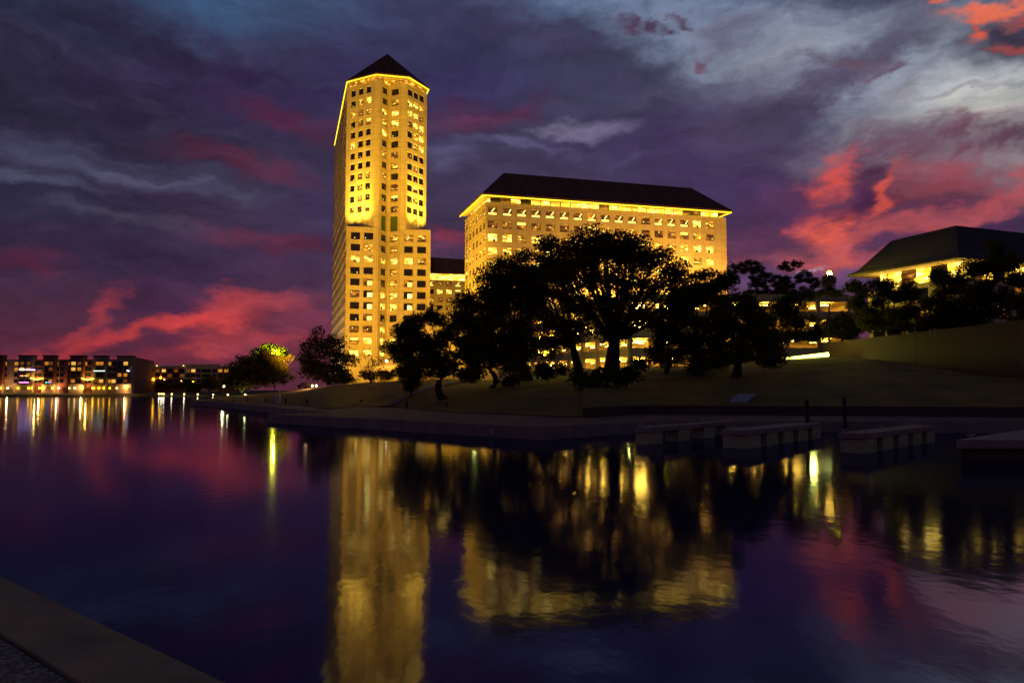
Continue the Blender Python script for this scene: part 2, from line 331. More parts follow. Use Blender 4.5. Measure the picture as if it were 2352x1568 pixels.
def fittings(fc, mb, x0, x1, y0, y1, code):
    w, h = x1 - x0, y1 - y0; q = lambda a, b, c_, d_, m: mb.face([fc.pt(x0 + w * a, y0 + h * c_, -.28), fc.pt(x0 + w * b, y0 + h * c_, -.28), fc.pt(x0 + w * b, y0 + h * d_, -.28), fc.pt(x0 + w * a, y0 + h * d_, -.28)], m)
    r = random.random
    if code == 'S':
        t = r() * .3; q(.06, .94, .06, .24 + .1 * r(), 8); q(.06 + t, .5 + t, .1, .30, 7)
        a = .3 + .35 * r(); mb.face([fc.pt(x0 + w * a, y0 + h * .42, -.275), fc.pt(x0 + w * (a + .12), y0 + h * .42, -.275), fc.pt(x0 + w * min(.95, a + .4), y0 + h * .9, -.275), fc.pt(x0 + w * min(.85, a + .28), y0 + h * .9, -.275)], 7)
    elif code == 'B':
        q(.08, .3 + .3 * r(), .6, .74, 7); q(.55, .92, .3, .42 + .2 * r(), 7)
        if r() < .5: a = .1 + .5 * r(); q(a, a + .25, .05, .28 + .2 * r(), 5)
    elif code == 'M':
        for k in range(2): a = .1 + .6 * r(); c_ = .3 + .5 * r(); q(a, a + .18, c_, c_ + .09, 7)
        if r() < .4: q(.05, .95, .05, .2, 5)
    elif code == 'm':
        a = .1 + .7 * r(); c_ = .2 + .6 * r(); q(a, a + .1, c_, c_ + .1, 7)
        if r() < .4: q(.05, .95, .62, .95, 8) if r() < .3 else None
    elif code in 'Hh': q(.42, .95, .06, .72, 7 if code == 'H' else 8)
    elif code == 'D' and r() < .18: a = .1 + .7 * r(); q(a, a + .08, .2, .3, 7)
def put_windows(root, items, limit=100):
    """items: (priority, facade, x0,x1,y0,y1, code). The largest in view become parts, the rest one stuff part"""
    items.sort(key=lambda t: -t[0])
    rest = MB()
    for k, (pr, fc, x0, x1, y0, y1, code) in enumerate(items):
        mb = MB() if k < limit else rest
        fc.pane(mb, x0, x1, y0, y1, gi=WI[code], fi=5); fittings(fc, mb, x0, x1, y0, y1, code)
        if k < limit: mb.build('window', MW, root)
    if len(items) > limit: rest.build('window', MW, root, kind='stuff')

# ================================================================ terrain
def invlerp_table(tab, u):
    """tab: [(u, Y)...], interpolates 1/Y so straight lines stay straight"""
    if u <= tab[0][0]: return tab[0][1]
    for (a, ya), (b, yb) in zip(tab, tab[1:]):
        if u <= b: t = (u - a) / (b - a); return 1 / ((1 - t) / ya + t / yb)
    return tab[-1][1]
def lerp_table(tab, u):
    if u <= tab[0][0]: return tab[0][1]
    for (a, ya), (b, yb) in zip(tab, tab[1:]):
        if u <= b: t = (u - a) / (b - a); return ya * (1 - t) + yb * t
    return tab[-1][1]
YF = [(438, 150), (535, 147), (610, 134), (700, 113), (751, 88), (829, 101), (880, 105), (934, 95), (1027, 77), (1340, 61.5), (1467, 71), (2352, 63.5), (3200, 57)]
YC = [(438, 156), (535, 190), (610, 185), (700, 175), (829, 155), (934, 145), (1027, 140), (1100, 125), (1250, 115), (1467, 115), (1700, 120), (1890, 127), (2352, 85), (2700, 66), (3200, 60.5)]
ZC = [(438, .9), (535, 1.6), (610, 2.3), (700, 3.3), (751, 3.9), (829, 4.5), (934, 4.9), (1027, 5.0), (1100, 4.6), (1250, 4.9), (1467, 6.0), (1700, 7.2), (1890, 8.4), (1986, 7.7), (2065, 6.8), (2139, 6.1), (2212, 5.2), (2286, 4.6), (2352, 4.2), (2700, 3.0), (3200, 2.6)]
ZP = [(438, -1), (560, -1), (610, 2.0), (700, 3), (829, 4.5), (1100, 5.2), (1467, 6.6), (1700, 8.2), (1889, 8.6), (1890, 10.5), (3200, 10.5)]
def uxy(x, y): return CX + F * 1.002 * x / y
def zt(u, Y):
    yf, yc, zc = invlerp_table(YF, u), invlerp_table(YC, u), lerp_table(ZC, u); zf = .86 if u < 1340 else 1.55
    if Y <= yf: return zf
    if Y <= yc:
        t = (Y - yf) / max(.1, yc - yf); e = math.sin(t * math.pi / 2)
        k_ = .6 if u < 1500 else .9
        return zf + (zc - zf) * (e * k_ + t * (1 - k_))
    zp = lerp_table(ZP, u)
    if u >= 1890: return zp if Y > yc + .5 else zc
    t = min(1, (Y - yc) / 40); return zc + (zp - zc) * t
def ground(x, y): return zt(uxy(x, y), y)
def on_ground(u, v, Y0=45, Y1=320):
    Y = Y0
    while Y < Y1:
        p = P(u, v, Y=Y); 
        if p.z <= zt(u, Y) and Y > invlerp_table(YF, u) * .98: return p
        Y += .5
    return P(u, v, Y=Y1)
us = sorted(set(list(np.arange(438, 1340, 14)) + [1339.9] + list(np.arange(1340, 1889, 16)) + [1889.5, 1890, 1986, 2065, 2139, 2212, 2286, 2352] + list(np.arange(1900, 2360, 20)) + list(np.arange(2400, 3200, 60)) + [3200]))
mb = MB(); rows = []
for u in us:
    yf, yc = invlerp_table(YF, u), invlerp_table(YC, u); r = []
    ys = [yf + (yc - yf) * k / 22 for k in range(23)] + ([yc + .6] if u >= 1890 else [yc + 4]) + [yc + 12, yc + 25, yc + 42, yc + 80, yc + 160, 420 if u > 600 else yc + 170, 2600 if u > 640 else yc + 175]
    for Y in ys:
        x = (u - CX) / F / 1.002 * Y; z = zt(u, Y)
        if 0 < (Y - yf) and Y < yc * .999: z += .10 * math.sin(x * .21 + 1) * math.sin(Y * .17) * min(1, (Y - yf) / 6)
        r.append((x, Y, z))
    rows.append(r)
n = len(rows[0]); vs = [p for r in rows for p in r]; fs = []
for i in range(len(rows) - 1):
    for j in range(n - 1): fs.append((i * n + j, (i + 1) * n + j, (i + 1) * n + j + 1, i * n + j + 1))
mb.v = vs; mb.f = fs; mb.mi = [0] * len(fs)
mb.build('ground', M_['lawn'], kind='structure', smooth=True)
# far shore
mb = MB(); rows = []
for k in range(60):
    u = -2600 + k * (640 + 2600) / 59
    base = 372 + 6 * math.sin(k * .5) - max(0, (u - 330)) * .10
    if u > 330: base = 372 - (u - 330) * .12
    rows.append([((u - CX) / F * Y, Y, z) for Y, z in ((base, -.6), (base + 1.5, .5), (base + 14, 1.6), (base + 90, 2.2), (3000, 3))])
n = 5; mb.v = [p for r in rows for p in r]
for i in range(len(rows) - 1):
    for j in range(n - 1): mb.f.append((i * n + j, (i + 1) * n + j, (i + 1) * n + j + 1, i * n + j + 1)); mb.mi.append(0)
mb.build('far_shore', M_['farlawn'], kind='structure', smooth=True)
mb = MB(); mb.face([(-3500, -3500, -2.2), (3500, -3500, -2.2), (3500, 4500, -2.2), (-3500, 4500, -2.2)])
mb.build('lake_bed', mat('lake_mud', (.02, .018, .012)), kind='structure')
# water
s = MT('lake_water'); b = s.n('ShaderNodeBsdfDiffuse'); b.inputs[0].default_value = (.004, .010, .050, 1)
gl = s.n('ShaderNodeBsdfGlossy'); gl.distribution = 'GGX'; gl.inputs['Roughness'].default_value = .075; gl.inputs['Color'].default_value = (.48, .52, .76, 1)
fz = s.n('ShaderNodeFresnel'); fz.inputs['IOR'].default_value = 1.54; mx = s.n('ShaderNodeMixShader'); s.l(fz.outputs[0], mx.inputs[0]); s.l(b.outputs[0], mx.inputs[1]); s.l(gl.outputs[0], mx.inputs[2]); s.l(mx.outputs[0], s.out.inputs[0])
n1 = s.noise(s.pos((1, .6, 1), .3), 2.6, 3, .5); n2 = s.noise(s.pos((1, .7, 1)), .3, 2, .5)
ad = s.n('ShaderNodeMath', operation='MULTIPLY_ADD'); s.l(n2.outputs[0], ad.inputs[0]); ad.inputs[1].default_value = .15; s.l(n1.outputs[0], ad.inputs[2])
bp = s.n('ShaderNodeBump'); bp.inputs['Strength'].default_value = .5; bp.inputs['Distance'].default_value = .0075; s.l(ad.outputs[0], bp.inputs['Height'])
for x in (b, gl, fz): s.l(bp.outputs[0], x.inputs['Normal'])
mb = MB(); mb.face([(-3400, -60, 0), (3400, -60, 0), (3400, 1200, 0), (-3400, 1200, 0)]); mb.build('lake_water', s.m, kind='structure')

# promenade deck and quay
def G(u, v, z=.8): p = P(u, v, z=z); return (p.x, p.y)
edge = [G(438, 922), G(470, 923), G(532, 926), (G(590, 931)), G(641, 936), G(700, 942.5), G(745, 946), G(765, 947), G(614, 950.5), G(1246, 980), G(1529, 964.5), G(1700, 965.5), G(2200, 968), G(3300, 972)]
back = []
for u in (3250, 2352, 1900, 1467, 1340, 1200, 1027, 934, 900, 829, 751, 700, 610, 535, 470, 438):
    Y = invlerp_table(YF, u) + 1.2; back.append(((u - CX) / F / 1.002 * Y, Y))
poly = edge + back
mb = MB(); mb.prism(poly, -1.5, .62, 0, cap=False)
for tri in tessellate_polygon([[Vector((p[0], p[1], 0)) for p in poly]]): mb.face([(poly[k][0], poly[k][1], .8) for k in tri], 1)
mb.prism(poly, .62, .8, 2, cap=False)
mb.build('promenade', [M_['conc'], M_['deck'], M_['conc']], kind='structure')
# footpath climbing from the promenade
pts = [(880, 104, 934), (960, 112, 0), (1030, 122, 0), (1110, 126, 0)]
mb = MB(); prev = None
for k in range(25):
    t = k / 24; u = 868 + t * 250; Y = 101 + 26 * t - 3 * math.sin(t * 3.1); x = (u - CX) / F / 1.002 * Y
    a = (x - .6, Y + 2.2); c_ = (x + .6, Y - 2.2)
    cur_ = [(*a, ground(*a) + .16), (*c_, ground(*c_) + .16)]
    if prev: mb.face([prev[1], cur_[1], cur_[0], prev[0]])
    prev = cur_
mb.build('footpath', M_['deck'], kind='structure')
# low retaining wall
lw = [G(1340, 959), None, None]
def wp(u, off=0): Y = invlerp_table(YF, u) + off; return Vector(((u - CX) / F / 1.002 * Y, Y))
us_ = [1338, 1400, 1467, 1800, 2352, 3200]
fr = [wp(u, -.45) for u in us_]; bk = [wp(u, .12) for u in us_][::-1]
mb = MB(); mb.prism([(p.x, p.y) for p in fr + bk], .8, 1.62, 0)
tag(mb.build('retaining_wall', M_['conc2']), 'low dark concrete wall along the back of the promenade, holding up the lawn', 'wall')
# big wall
us_ = [1886, 1890, 1986, 2065, 2139, 2212, 2286, 2352, 2700, 3150]
fr = []; bk = []
for u in us_:
    Y = invlerp_table(YC, u); fr.append(((u - CX) / F / 1.002 * (Y - .25), Y - .25)); bk.append(((u - CX) / F / 1.002 * (Y + .75), Y + .75))
mb = MB(); mb.prism(fr + bk[::-1], 1.5, 10.8, 0)
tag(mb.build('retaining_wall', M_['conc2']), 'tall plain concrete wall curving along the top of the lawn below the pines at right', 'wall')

# near quay: coping and gravel behind the photographer's feet
zq = 1.2
a = P(0, 1322, z=zq); b_ = P(519.6, 1568, z=zq); d = Vector((b_.x - a.x, b_.y - a.y)).normalized(); nn = Vector((d.y, -d.x));
if nn.y > 0: nn = -nn
A0 = Vector((a.x, a.y)) - d * 60; A1 = Vector((a.x, a.y)) + d * 70
mb = MB()
def off(p, k): q_ = p + nn * k; return (q_.x, q_.y)
ln = (A1 - A0).length; k = 0
while k < ln:      # coping stones
    e = min(ln, k + 6.0); p0 = A0 + d * (k + .008); p1 = A0 + d * (e - .008)
    mb.prism([off(p0, 0), off(p1, 0), off(p1, .57), off(p0, .57)], .95, zq, 0); k = e
mb.prism([off(A0, .03), off(A1, .03), off(A1, .56), off(A0, .56)], -1.5, .95, 0)
mb.build('quay_coping', M_['coping'], kind='structure')
s = MT('pebble_paving'); b = s.n('ShaderNodeBsdfPrincipled'); s.l(b.outputs[0], s.out.inputs[0]); b.inputs['Roughness'].default_value = .8
vo = s.n('ShaderNodeTexVoronoi'); vo.inputs['Scale'].default_value = 38; s.l(s.pos(), vo.inputs[0])
r_ = s.ramp(vo.outputs['Color'], [(.1, (.05, .04, .03)), (.5, (.13, .10, .08)), (.9, (.34, .28, .26))]); s.l(r_, b.inputs['Base Color'])
bp = s.n('ShaderNodeBump'); bp.inputs['Strength'].default_value = 1; bp.inputs['Distance'].default_value = .02; bp.invert = True; s.l(vo.outputs['Distance'], bp.inputs['Height']); s.l(bp.outputs[0], b.inputs['Normal'])
mb = MB(); mb.prism([off(A0, .60), off(A1, .60), off(A1, 60), off(A0, 60)], -1.5, zq - .015, 0); mb.build('quay_paving', s.m, kind='structure')

# ================================================================ piers
def pier(fl, fr_, dirn, length, z, label, cleats, nblk, width=None):
    a = Vector(G(*fl, z)); b = Vector(G(*fr_, z)); dr = Vector(dirn).normalized(); pn = Vector((dr.y, -dr.x))   # pn points to the near right side
    w = abs((b - a).dot(pn)) if width is None else width
    b0 = b; a0 = b - pn * w
    root = thing('floating_pier', label, 'pier', (b0.x, b0.y, 0), 'concrete finger piers in the basin')
    mb = MB(); mb.prism([tuple(a0), tuple(b0), tuple(b0 + dr * length), tuple(a0 + dr * length)], z - .26, z, 0, bottom=True); mb.build('deck', M_['conc'], root)
    L_ = length
    for k in range(nblk):
        s0 = .12 + k * (L_ - 1.8) / max(1, nblk - 1) if nblk > 1 else .1; s1 = s0 + 1.55
        q0 = b0 - pn * .05 + dr * s0; q1 = b0 - pn * .05 + dr * s1
        mb = MB(); mb.prism([tuple(q0 - pn * (w - .1)), tuple(q0), tuple(q1), tuple(q1 - pn * (w - .1))], -.45, z - .262, 0); mb.build('pontoon', M_['pont'], root)
    for (s_, o_) in cleats:
        p = b0 + dr * s_ - pn * (w * o_); 
        cleat(p.x, p.y, z)
CLN = [0]
CLAB = []
def cleat(x, y, z):
    o = MB(); o.box(-.09, .09, -.05, .05, z, z + .02, rot=.2, o=(x, y))
    for sx_ in (-.055, .055): o.tube([(x + sx_, y, z), (x + sx_, y, z + .12)], .02, 6)
    o.tube([(x - .20, y, z + .165), (x - .1, y, z + .13), (x + .1, y, z + .13), (x + .20, y, z + .165)], [.016, .026, .026, .016], 6)
    ob = o.build('mooring_cleat', M_['cleat']); 
    lab = CLAB[CLN[0]] if CLN[0] < len(CLAB) else 'small steel mooring cleat on a pier'
    tag(ob, lab, 'cleat', 'steel mooring cleats on the piers'); CLN[0] += 1
CLAB += ['steel cleat on the end of the leftmost pier', 'steel cleat partway back along the leftmost pier',
         'steel cleat at the left corner of the middle pier end', 'steel cleat at the right corner of the middle pier end',
         'pale steel cleat at the left corner of the third pier end', 'pale steel cleat at the right corner of the third pier end',
         'dim steel cleat halfway back along the third pier', 'dim steel cleat near the landward end of the third pier',
         'pale steel cleat on the front left of the wide platform', 'faint steel cleat at the back of the wide platform']
pier((1448, 981), (1491, 981.6), (.62, .78), 12.5, .95, 'leftmost concrete pier reaching out from the quay corner', [(.4, .8), (9, .9)], 4)
pier((1664, 985), (1720, 988), (.64, .77), 11.5, .95, 'middle concrete pier with the two black piles beside it', [(.3, .82), (.5, .12)], 5)
pier((1926, 993), (1988, 995.5), (.69, .72), 11.5, .95, 'third concrete pier from the left with four cleats on it', [(.3, .88), (.5, .12), (5.5, .85), (9.5, .5)], 5)
# wide platform at right
q0 = Vector(G(2197, 1009.7, .95)); q1 = Vector(G(3000, 1010, .95)); q2 = Vector(G(3000, 970, .95)); q3 = Vector(G(2420, 975, .95))
root = thing('landing_platform', 'wide concrete platform standing in the water at the right edge', 'platform', (q0.x, q0.y, 0))
mb = MB(); mb.prism([tuple(q0), tuple(q1), tuple(q2), tuple(q3)], .6, .95, 0, bottom=True); mb.build('deck', M_['conc'], root)
mb = MB(); ins = lambda p, dx, dy: (p.x + dx, p.y + dy)
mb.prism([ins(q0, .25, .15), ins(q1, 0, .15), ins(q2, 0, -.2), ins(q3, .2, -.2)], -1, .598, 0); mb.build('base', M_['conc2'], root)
cleat(q0.x + 1.25, q0.y + 1.1, .95); cleat(q3.x - .4, q3.y - 1.6, .95)
# mooring piles
for (u, vt, Y, lab) in ((1853, 915, 49.5, 'left one of two tall black mooring piles beside the middle pier'), (1939, 912, 54.2, 'right one of two tall black mooring piles near the landward end of the middle pier')):
    p = P(u, vt, Y=Y); o = MB(); o.tube([(p.x, p.y, -1.5), (p.x, p.y, p.z - .12), (p.x, p.y, p.z)], [.13, .13, .05], 12)
    tag(o.build('mooring_pile', M_['black'], smooth=False), lab, 'pile', 'black mooring piles')
# number plate on quay
def plate(u, v, lab, txt):
    qa, qb = Vector(edge[8]), Vector(edge[9]); dd = (qb - qa).normalized(); dk = D(u, v); k = dk.x / dk.y; t = (k * qa.y - qa.x) / (dd.x - k * dd.y); p = qa + dd * t; nrm = Vector((dd.y, -dd.x)); 
    if nrm.y > 0: nrm = -nrm
    z = P(u, v, Y=p.y).z; p2 = p + nrm * .03
    r = thing('number_plate', lab, 'sign', (p2.x, p2.y, z)); o = MB(); ang = math.atan2(dd.y, dd.x)
    o.box(-.09, .09, -.01, .012, z - .12, z + .12, rot=ang, o=(p2.x, p2.y)); o.build('plate', M_['white'], r)
    if txt:
        o = MB(); o.box(-.018, .018, -.016, -.011, z - .06, z + .07, rot=ang, o=(p2.x, p2.y)); o.build('numeral', M_['black'], r)
plate(1130, 991, 'small white number plate on the face of the quay wall', True)
plate(625, 956, 'tiny white marker plate on the quay wall near its left tip', False)
# path bollards
BOL = [(535, 922), (569, 923), (610, 924.5), (656.6, 927.5), (704.6, 930), (766, 932.8), (829, 932.2), (934, 936.5), (1027, 943.5)]
BL = ['first and farthest bollard at the left tip of the promenade', 'second bollard from the left tip of the promenade', 'third bollard from the left, just before the pale stone', 'fourth bollard from the left, just right of the pale stone',
      'fifth bollard from the left along the lawn edge', 'sixth bollard from the left, below the car lights', 'seventh bollard from the left, last before the footpath', 'bollard standing between the footpath and the right hand lawn', 'rightmost and nearest of the black bollards']
proto = None
for (u, v), lab in zip(BOL, BL):
    p = P(u, v, z=.8)
    if proto is None:
        o = MB(); o.tube([(0, 0, 0), (0, 0, .78)], .13, 12); r = tag(o.build('path_bollard', M_['black']), lab, 'bollard', 'short black bollards along the promenade')
        o = MB(); o.tube([(0, 0, .781), (0, 0, .86), (0, 0, .9)], [.15, .15, .06], 12); cp = o.build('cap', M_['black'], r); proto = (r, cp); cp.location = (0, 0, 0)
    else:
        r = proto[0].copy(); COL.objects.link(r); cp = proto[1].copy(); COL.objects.link(cp); cp.parent = r; r['label'] = lab
    r.location = (p.x, p.y, .8)
p = on_ground(638, 926); o = MB(); 
for k, (w, h0, h1) in enumerate(((.42, 0, .12), (.34, .12, 1.5), (.28, 1.5, 1.6))): o.box(-w, w, -.2, .2, p.z + h0, p.z + h1, o=(p.x, p.y))
tag(o.build('stone_marker', M_['white']), 'pale upright block standing on the lawn among the left bollards', 'marker')
# slanted hatch panel on the lawn
p = on_ground(1695, 925); 
fp = [on_ground(1675, 925), on_ground(1715, 925), on_ground(1740, 908), on_ground(1697, 908)]
o = MB(); top = [Vector((q_.x, q_.y, q_.z + .18)) for q_ in fp]; o.face(top)
for k in range(4): o.face([fp[k] - Vector((0, 0, .2)), fp[(k + 1) % 4] - Vector((0, 0, .2)), top[(k + 1) % 4], top[k]])
s = MT('hatch_metal'); b = s.n('ShaderNodeBsdfPrincipled'); b.inputs['Base Color'].default_value = (.30, .34, .45, 1); b.inputs['Roughness'].default_value = .45; b.inputs['Metallic'].default_value = .3; s.l(b.outputs[0], s.out.inputs[0])
tag(o.build('ground_hatch', s.m), 'slanted bluish metal panel lying on the dark lawn', 'hatch')

# ================================================================ tower
def xy(u, v, Y): p = P(u, v, Y=Y); return Vector((p.x, p.y))
tA, tB, tC, tD, tE = xy(796, 520, 250), xy(868, 639, 251.8), xy(889, 639, 256.5), xy(917.5, 639, 254.6), xy(988.5, 612, 256)
uA, uB1, uD1, uE = xy(792.5, 520, 258.6), xy(860, 361, 251.9), xy(934, 361, 254.8), xy(978.5, 520, 264)
uB, uD = xy(872, 361, 252.1), xy(921, 361, 254.7)
# keep strip points on the lower facade line
sd = Vector((-.285, .958)).normalized()
LB = tA + sd * 77; RB = tE + sd * 70
LU = uA + sd * 68; RU = uE + sd * 60
mid = (LB + RB) / 2 + sd * 6
z_s = P(800, 519.5, Y=250).z; z_e = 109.5; z_t = 107.7; ZB = 3.0
root = thing('office_tower', 'tallest floodlit stone tower with notched front and dark pointed roof', 'skyscraper', (tC.x, tC.y, ZB))
wall = MB(); items = []
zl = [P(850, (y / 3.4075 + 520) / 1.0884, Y=250.8).z for y in (237, 335, 433, 532, 630, 730, 830, 930, 1030, 1130, 1230)]
lowrows = [(z - 1.15, z + 1.15) for z in zl]
zu = [P((800 + 425 / 3.409) / 1.0884, (100 + y / 3.409) / 1.0884, Y=253).z for y in (420, 510, 600, 690, 780, 870, 962, 1055, 1147, 1240, 1335, 1430)]
uprows = [(z - 1.12, z + 1.12) for z in zu]
low = ['DDDMMM', 'DMDMDD', 'BBMBBM', 'DDDMDD', 'DhDMhD', 'mHBBHD', 'DHBBHD', 'DhDDDm', 'mmBMMm', 'mBBBBM', 'BBBDMm']
up = ['DDDDDDDD', 'DMBDMBBM', 'MmMBBBBm', 'DmmMBmBB', 'DDDBDDMB', 'BDDDDDMB', 'DDDMmmDD', 'DDDDMDMD', 'DmMMDDDD', 'DMDDmDmD', 'DMmDmDMD', 'MmmDmDDD']
def centres(fc, us2, v, w): return [(fc.s_of_u(u, v) - w / 2, fc.s_of_u(u, v) + w / 2) for u in us2]
def zu_(z): return (z / 3.4075 + 800) / 1.0884
fAB = Facade(tA, tB); fBC = Facade(tB, tC); fCD = Facade(tC, tD); fDE = Facade(tD, tE)
for fc, cu, w, ci in ((fAB, [zu_(297), zu_(410)], 3.05, [0, 1]), (fBC, [zu_(532)], None, [2]), (fCD, [zu_(619)], None, [3]), (fDE, [zu_(752), zu_(864)], 2.95, [4, 5])):
    cols = centres(fc, cu, 640, w) if w else [(fc.len * .30, fc.len * .84)] if ci[0] == 2 else [(fc.len * .22, fc.len * .80)]
    rows_ = list(lowrows)
    if w is None: rows_ = [(z_s - .6, z_s + 4.6)] + rows_ + uprows
    for (c_, r), x0, x1, y0, y1 in fc.wall(wall, ZB, z_s if w else z_t, cols, rows_):
        if w: code = low[r][ci[c_]]; pr = 20 - r * .2
        elif r == 0: code = 'G'; pr = 18
        elif r <= 11: code = low[r - 1][ci[0]]; pr = 15 - r * .2
        else: code = up[r - 12][ci[0] + 1]; pr = 12.0
        items.append((pr - (8 if (w and ci[c_] >= 4 and r > 8) else 0), fc, x0, x1, y0, y1, code))
# pilaster strips beside the notch, upper part
for a, b in ((uB1, tB), (tD, uD1)): Facade(a, b).wall(wall, z_s, z_t, [], [])
gA = Facade(uA, uB1); gE = Facade(uD1, uE)
zx = lambda z: (z / 3.409 + 800) / 1.0884
for fc, cu, w, off_ in ((gA, [zx(277), zx(342), zx(408)], 2.15, 0), (gE, [zx(766), zx(816), zx(865)], 2.6, 5)):
    for (c_, r), x0, x1, y0, y1 in fc.wall(wall, z_s, z_t, centres(fc, cu, 361, w), uprows):
        items.append((11 if c_ < 4 else 10, fc, x0, x1, y0, y1, up[r][c_ + off_]))
# side walls
allrows = uprows + [(z_s + .3, z_s + 2.5)] + lowrows
for a, b, z0, z1, nc in ((LB, uA, ZB, z_t, 17), (uA, tA, ZB, z_s, 2), (tE, RB, ZB, z_s, 0), (uE, RU, z_s, z_t, 0)):
    fc = Facade(a, b); step = fc.len / max(1, nc)
    cols = [(step * (i + .5) - 1.3, step * (i + .5) + 1.3) for i in range(nc)] if nc else []
    rr = [r for r in allrows if r[1] < z1 - .2]
    for (c_, r), x0, x1, y0, y1 in fc.wall(wall, z0, z1, cols, rr):
        items.append((1, fc, x0, x1, y0, y1, 'm' if random.random() < .12 else 'D'))
Facade(RB, mid).wall(wall, ZB, z_s, [], []); Facade(mid, LB).wall(wall, ZB, z_s, [], [])
Facade(RU, LU).wall(wall, z_s - 1, z_t, [], [])
# setback tops
for tri in ([tA, uB1, uA], [uD1, tE, uE]): wall.face([(p.x, p.y, z_s) for p in tri])
wall.face([(p.x, p.y, z_s) for p in (uE, tE, RB)]); 
wall.build('wall', M_['tower'], root)
# parapet + splayed corner roofs on setbacks
for tri, nm in (([tA, uB1, uA], 0), ([uD1, tE, uE], 1)):
    o = MB(); a, b, c_ = tri
    if nm == 0: base = [tA, uB1, uA]; apx = uA.lerp(uB1, .52)
    else: base = [uD1, tE, uE]; apx = uE.lerp(uD1, .48)
    ap = (apx.x, apx.y, z_s + 5.2); cen = (base[0] + base[1] + base[2]) / 3
    B3 = [tuple(p.lerp(cen, .12)) + (z_s + .02,) for p in base]
    # splay next to the notch pilaster
    if nm == 0: o.face([B3[1], (B3[1][0] - 3.4, B3[1][1] + 1.0, z_s + .02), ap]); o.face([(B3[1][0] - 3.4, B3[1][1] + 1.0, z_s + .02), B3[2], ap])
    else: o.face([B3[0], (B3[0][0] + 3.4, B3[0][1] + 1.6, z_s + .02), ap]); o.face([(B3[0][0] + 3.4, B3[0][1] + 1.6, z_s + .02), B3[2], ap])
    o.build('splayed_roof', M_['tower'], root)
# clerestory band + columns, soffit lamp, roof
up_poly = [uA, uB1, tB, tC, tD, uD1, uE, RU, LU]; cenp = sum(up_poly, Vector((0, 0))) / len(up_poly)
o = MB(); ins_ = [p.lerp(cenp, .06) for p in up_poly]
for i in range(len(ins_)):
    a, b = ins_[i], ins_[(i + 1) % len(ins_)]; o.face([(a.x, a.y, z_t), (b.x, b.y, z_t), (b.x, b.y, z_e), (a.x, a.y, z_e)], 0)
o.build('clerestory', M_['M'], root)
o = MB()
for tri in tessellate_polygon([[Vector((p.x, p.y, 0)) for p in up_poly]]): o.face([(up_poly[k].x, up_poly[k].y, z_t) for k in tri])
o.build('parapet', M_['tower'], root)
eA = xy(796.5, 187, 257.3); eB = xy(864, 172, 251); eD = xy(941, 176, 253.6); eE = xy(985.5, 207, 264); eR = eE + sd * 62; eL = Vector((-77.4, 325.7))
ap1 = P(890, 124, Y=268); ap2 = Vector((ap1.x, ap1.y)) + sd * 46; ap2 = Vector((ap2.x, ap2.y, ap1.z))
E_ = [eA, eB, eD, eE, eR, eL]
o = MB(); zz = z_e + .45
def t3(p, z): return (p.x, p.y, z)
for a, b in ((eA, eB), (eB, eD), (eD, eE)): o.face([t3(a, zz), t3(b, zz), ap1])
o.face([t3(eE, zz), t3(eR, zz), ap2, ap1]); o.face([t3(eR, zz), t3(eL, zz), ap2]); o.face([t3(eL, zz), t3(eA, zz), ap1, ap2])
rf = o.build('roof', M_['roof'], root)
o = MB(); sp_ = [t3(p, z_e) for p in E_]
for i in range(6): a, b = E_[i], E_[(i + 1) % 6]; o.face([t3(a, z_e), t3(b, z_e), t3(b, zz), t3(a, zz)])
for tri in tessellate_polygon([[Vector(p) for p in sp_]]): o.face([sp_[k] for k in tri], 1)
o.build('soffit', [M_['roof'], M_['tower']], rf)
o = MB(); ring = [p.lerp(cenp, .004) for p in E_]
o.tube([t3(p, z_e - .22) for p in [ring[5], ring[0], ring[1], ring[2], ring[3], ring[4]]], .17, 6); o.build('eave_lamp', M_['strip'], rf)
put_windows(root, items)
# entrance canopy at the foot
p = xy(900, 840, 243); o = MB(); o.prism([(p.x + 7 * math.cos(t_), p.y + 5 * math.sin(t_)) for t_ in [k * math.pi / 8 for k in range(16)]], 9.2, 10.8, 0, bottom=True)
for k in (10, 12, 14): o.tube([(p.x + 6.2 * math.cos(k * math.pi / 8), p.y + 4.2 * math.sin(k * math.pi / 8), 3), (p.x + 6.2 * math.cos(k * math.pi / 8), p.y + 4.2 * math.sin(k * math.pi / 8), 9.3)], .4, 8)
o.build('entrance_canopy', M_['tower'], root)
pc = P(888, 829, Y=237); o = MB(); o.ball(pc, .35); o.build('entrance_lamp', emis('entrance_lamp', (1, .85, .5), 25), root)
gold = (1, .56, .02)
def outp(fc, s_, o_): p = fc.a + fc.d * s_ + fc.n * o_; return p
for fc, e in ((gA, 1.0), (gE, .85)):
    for s_ in (.25, .5, .75):
        p = outp(fc, fc.len * s_, 3.0); t_ = outp(fc, fc.len * s_, -.2); spot((p.x, p.y, z_s + .7), (t_.x, t_.y, z_s + 22), 24000 * e, 95, (1, .64, .05), 1.2, 1.0)
        spot((p.x, p.y, z_s + .9), (t_.x, t_.y, z_s + 45), 46000 * e, 40, (1, .60, .05), .8, 1.0)
spot((-52, 165, 9), (-38, 252, 52), 340000, 70, (1, .53, .03), 1.5, .5)
spot((-20, 168, 9), (-36, 254, 35), 230000, 70, (1, .53, .03), 1.5, .5)
spot((-24, 160, 24), (-40, 254, 92), 400000, 36, gold, 1.5, .8)
for k in range(7):
    b_ = tA + sd * (4 + k * 11); n_ = Vector((-sd.y, sd.x)) ; n_ = n_ if n_.x < 0 else -n_
    p = b_ + n_ * 2.4; t_ = b_ - n_ * .5; spot((p.x, p.y, 5), (t_.x + sd.x * 12, t_.y + sd.y * 12, 60), 30000, 50, (1, .68, .32), .3, .5)

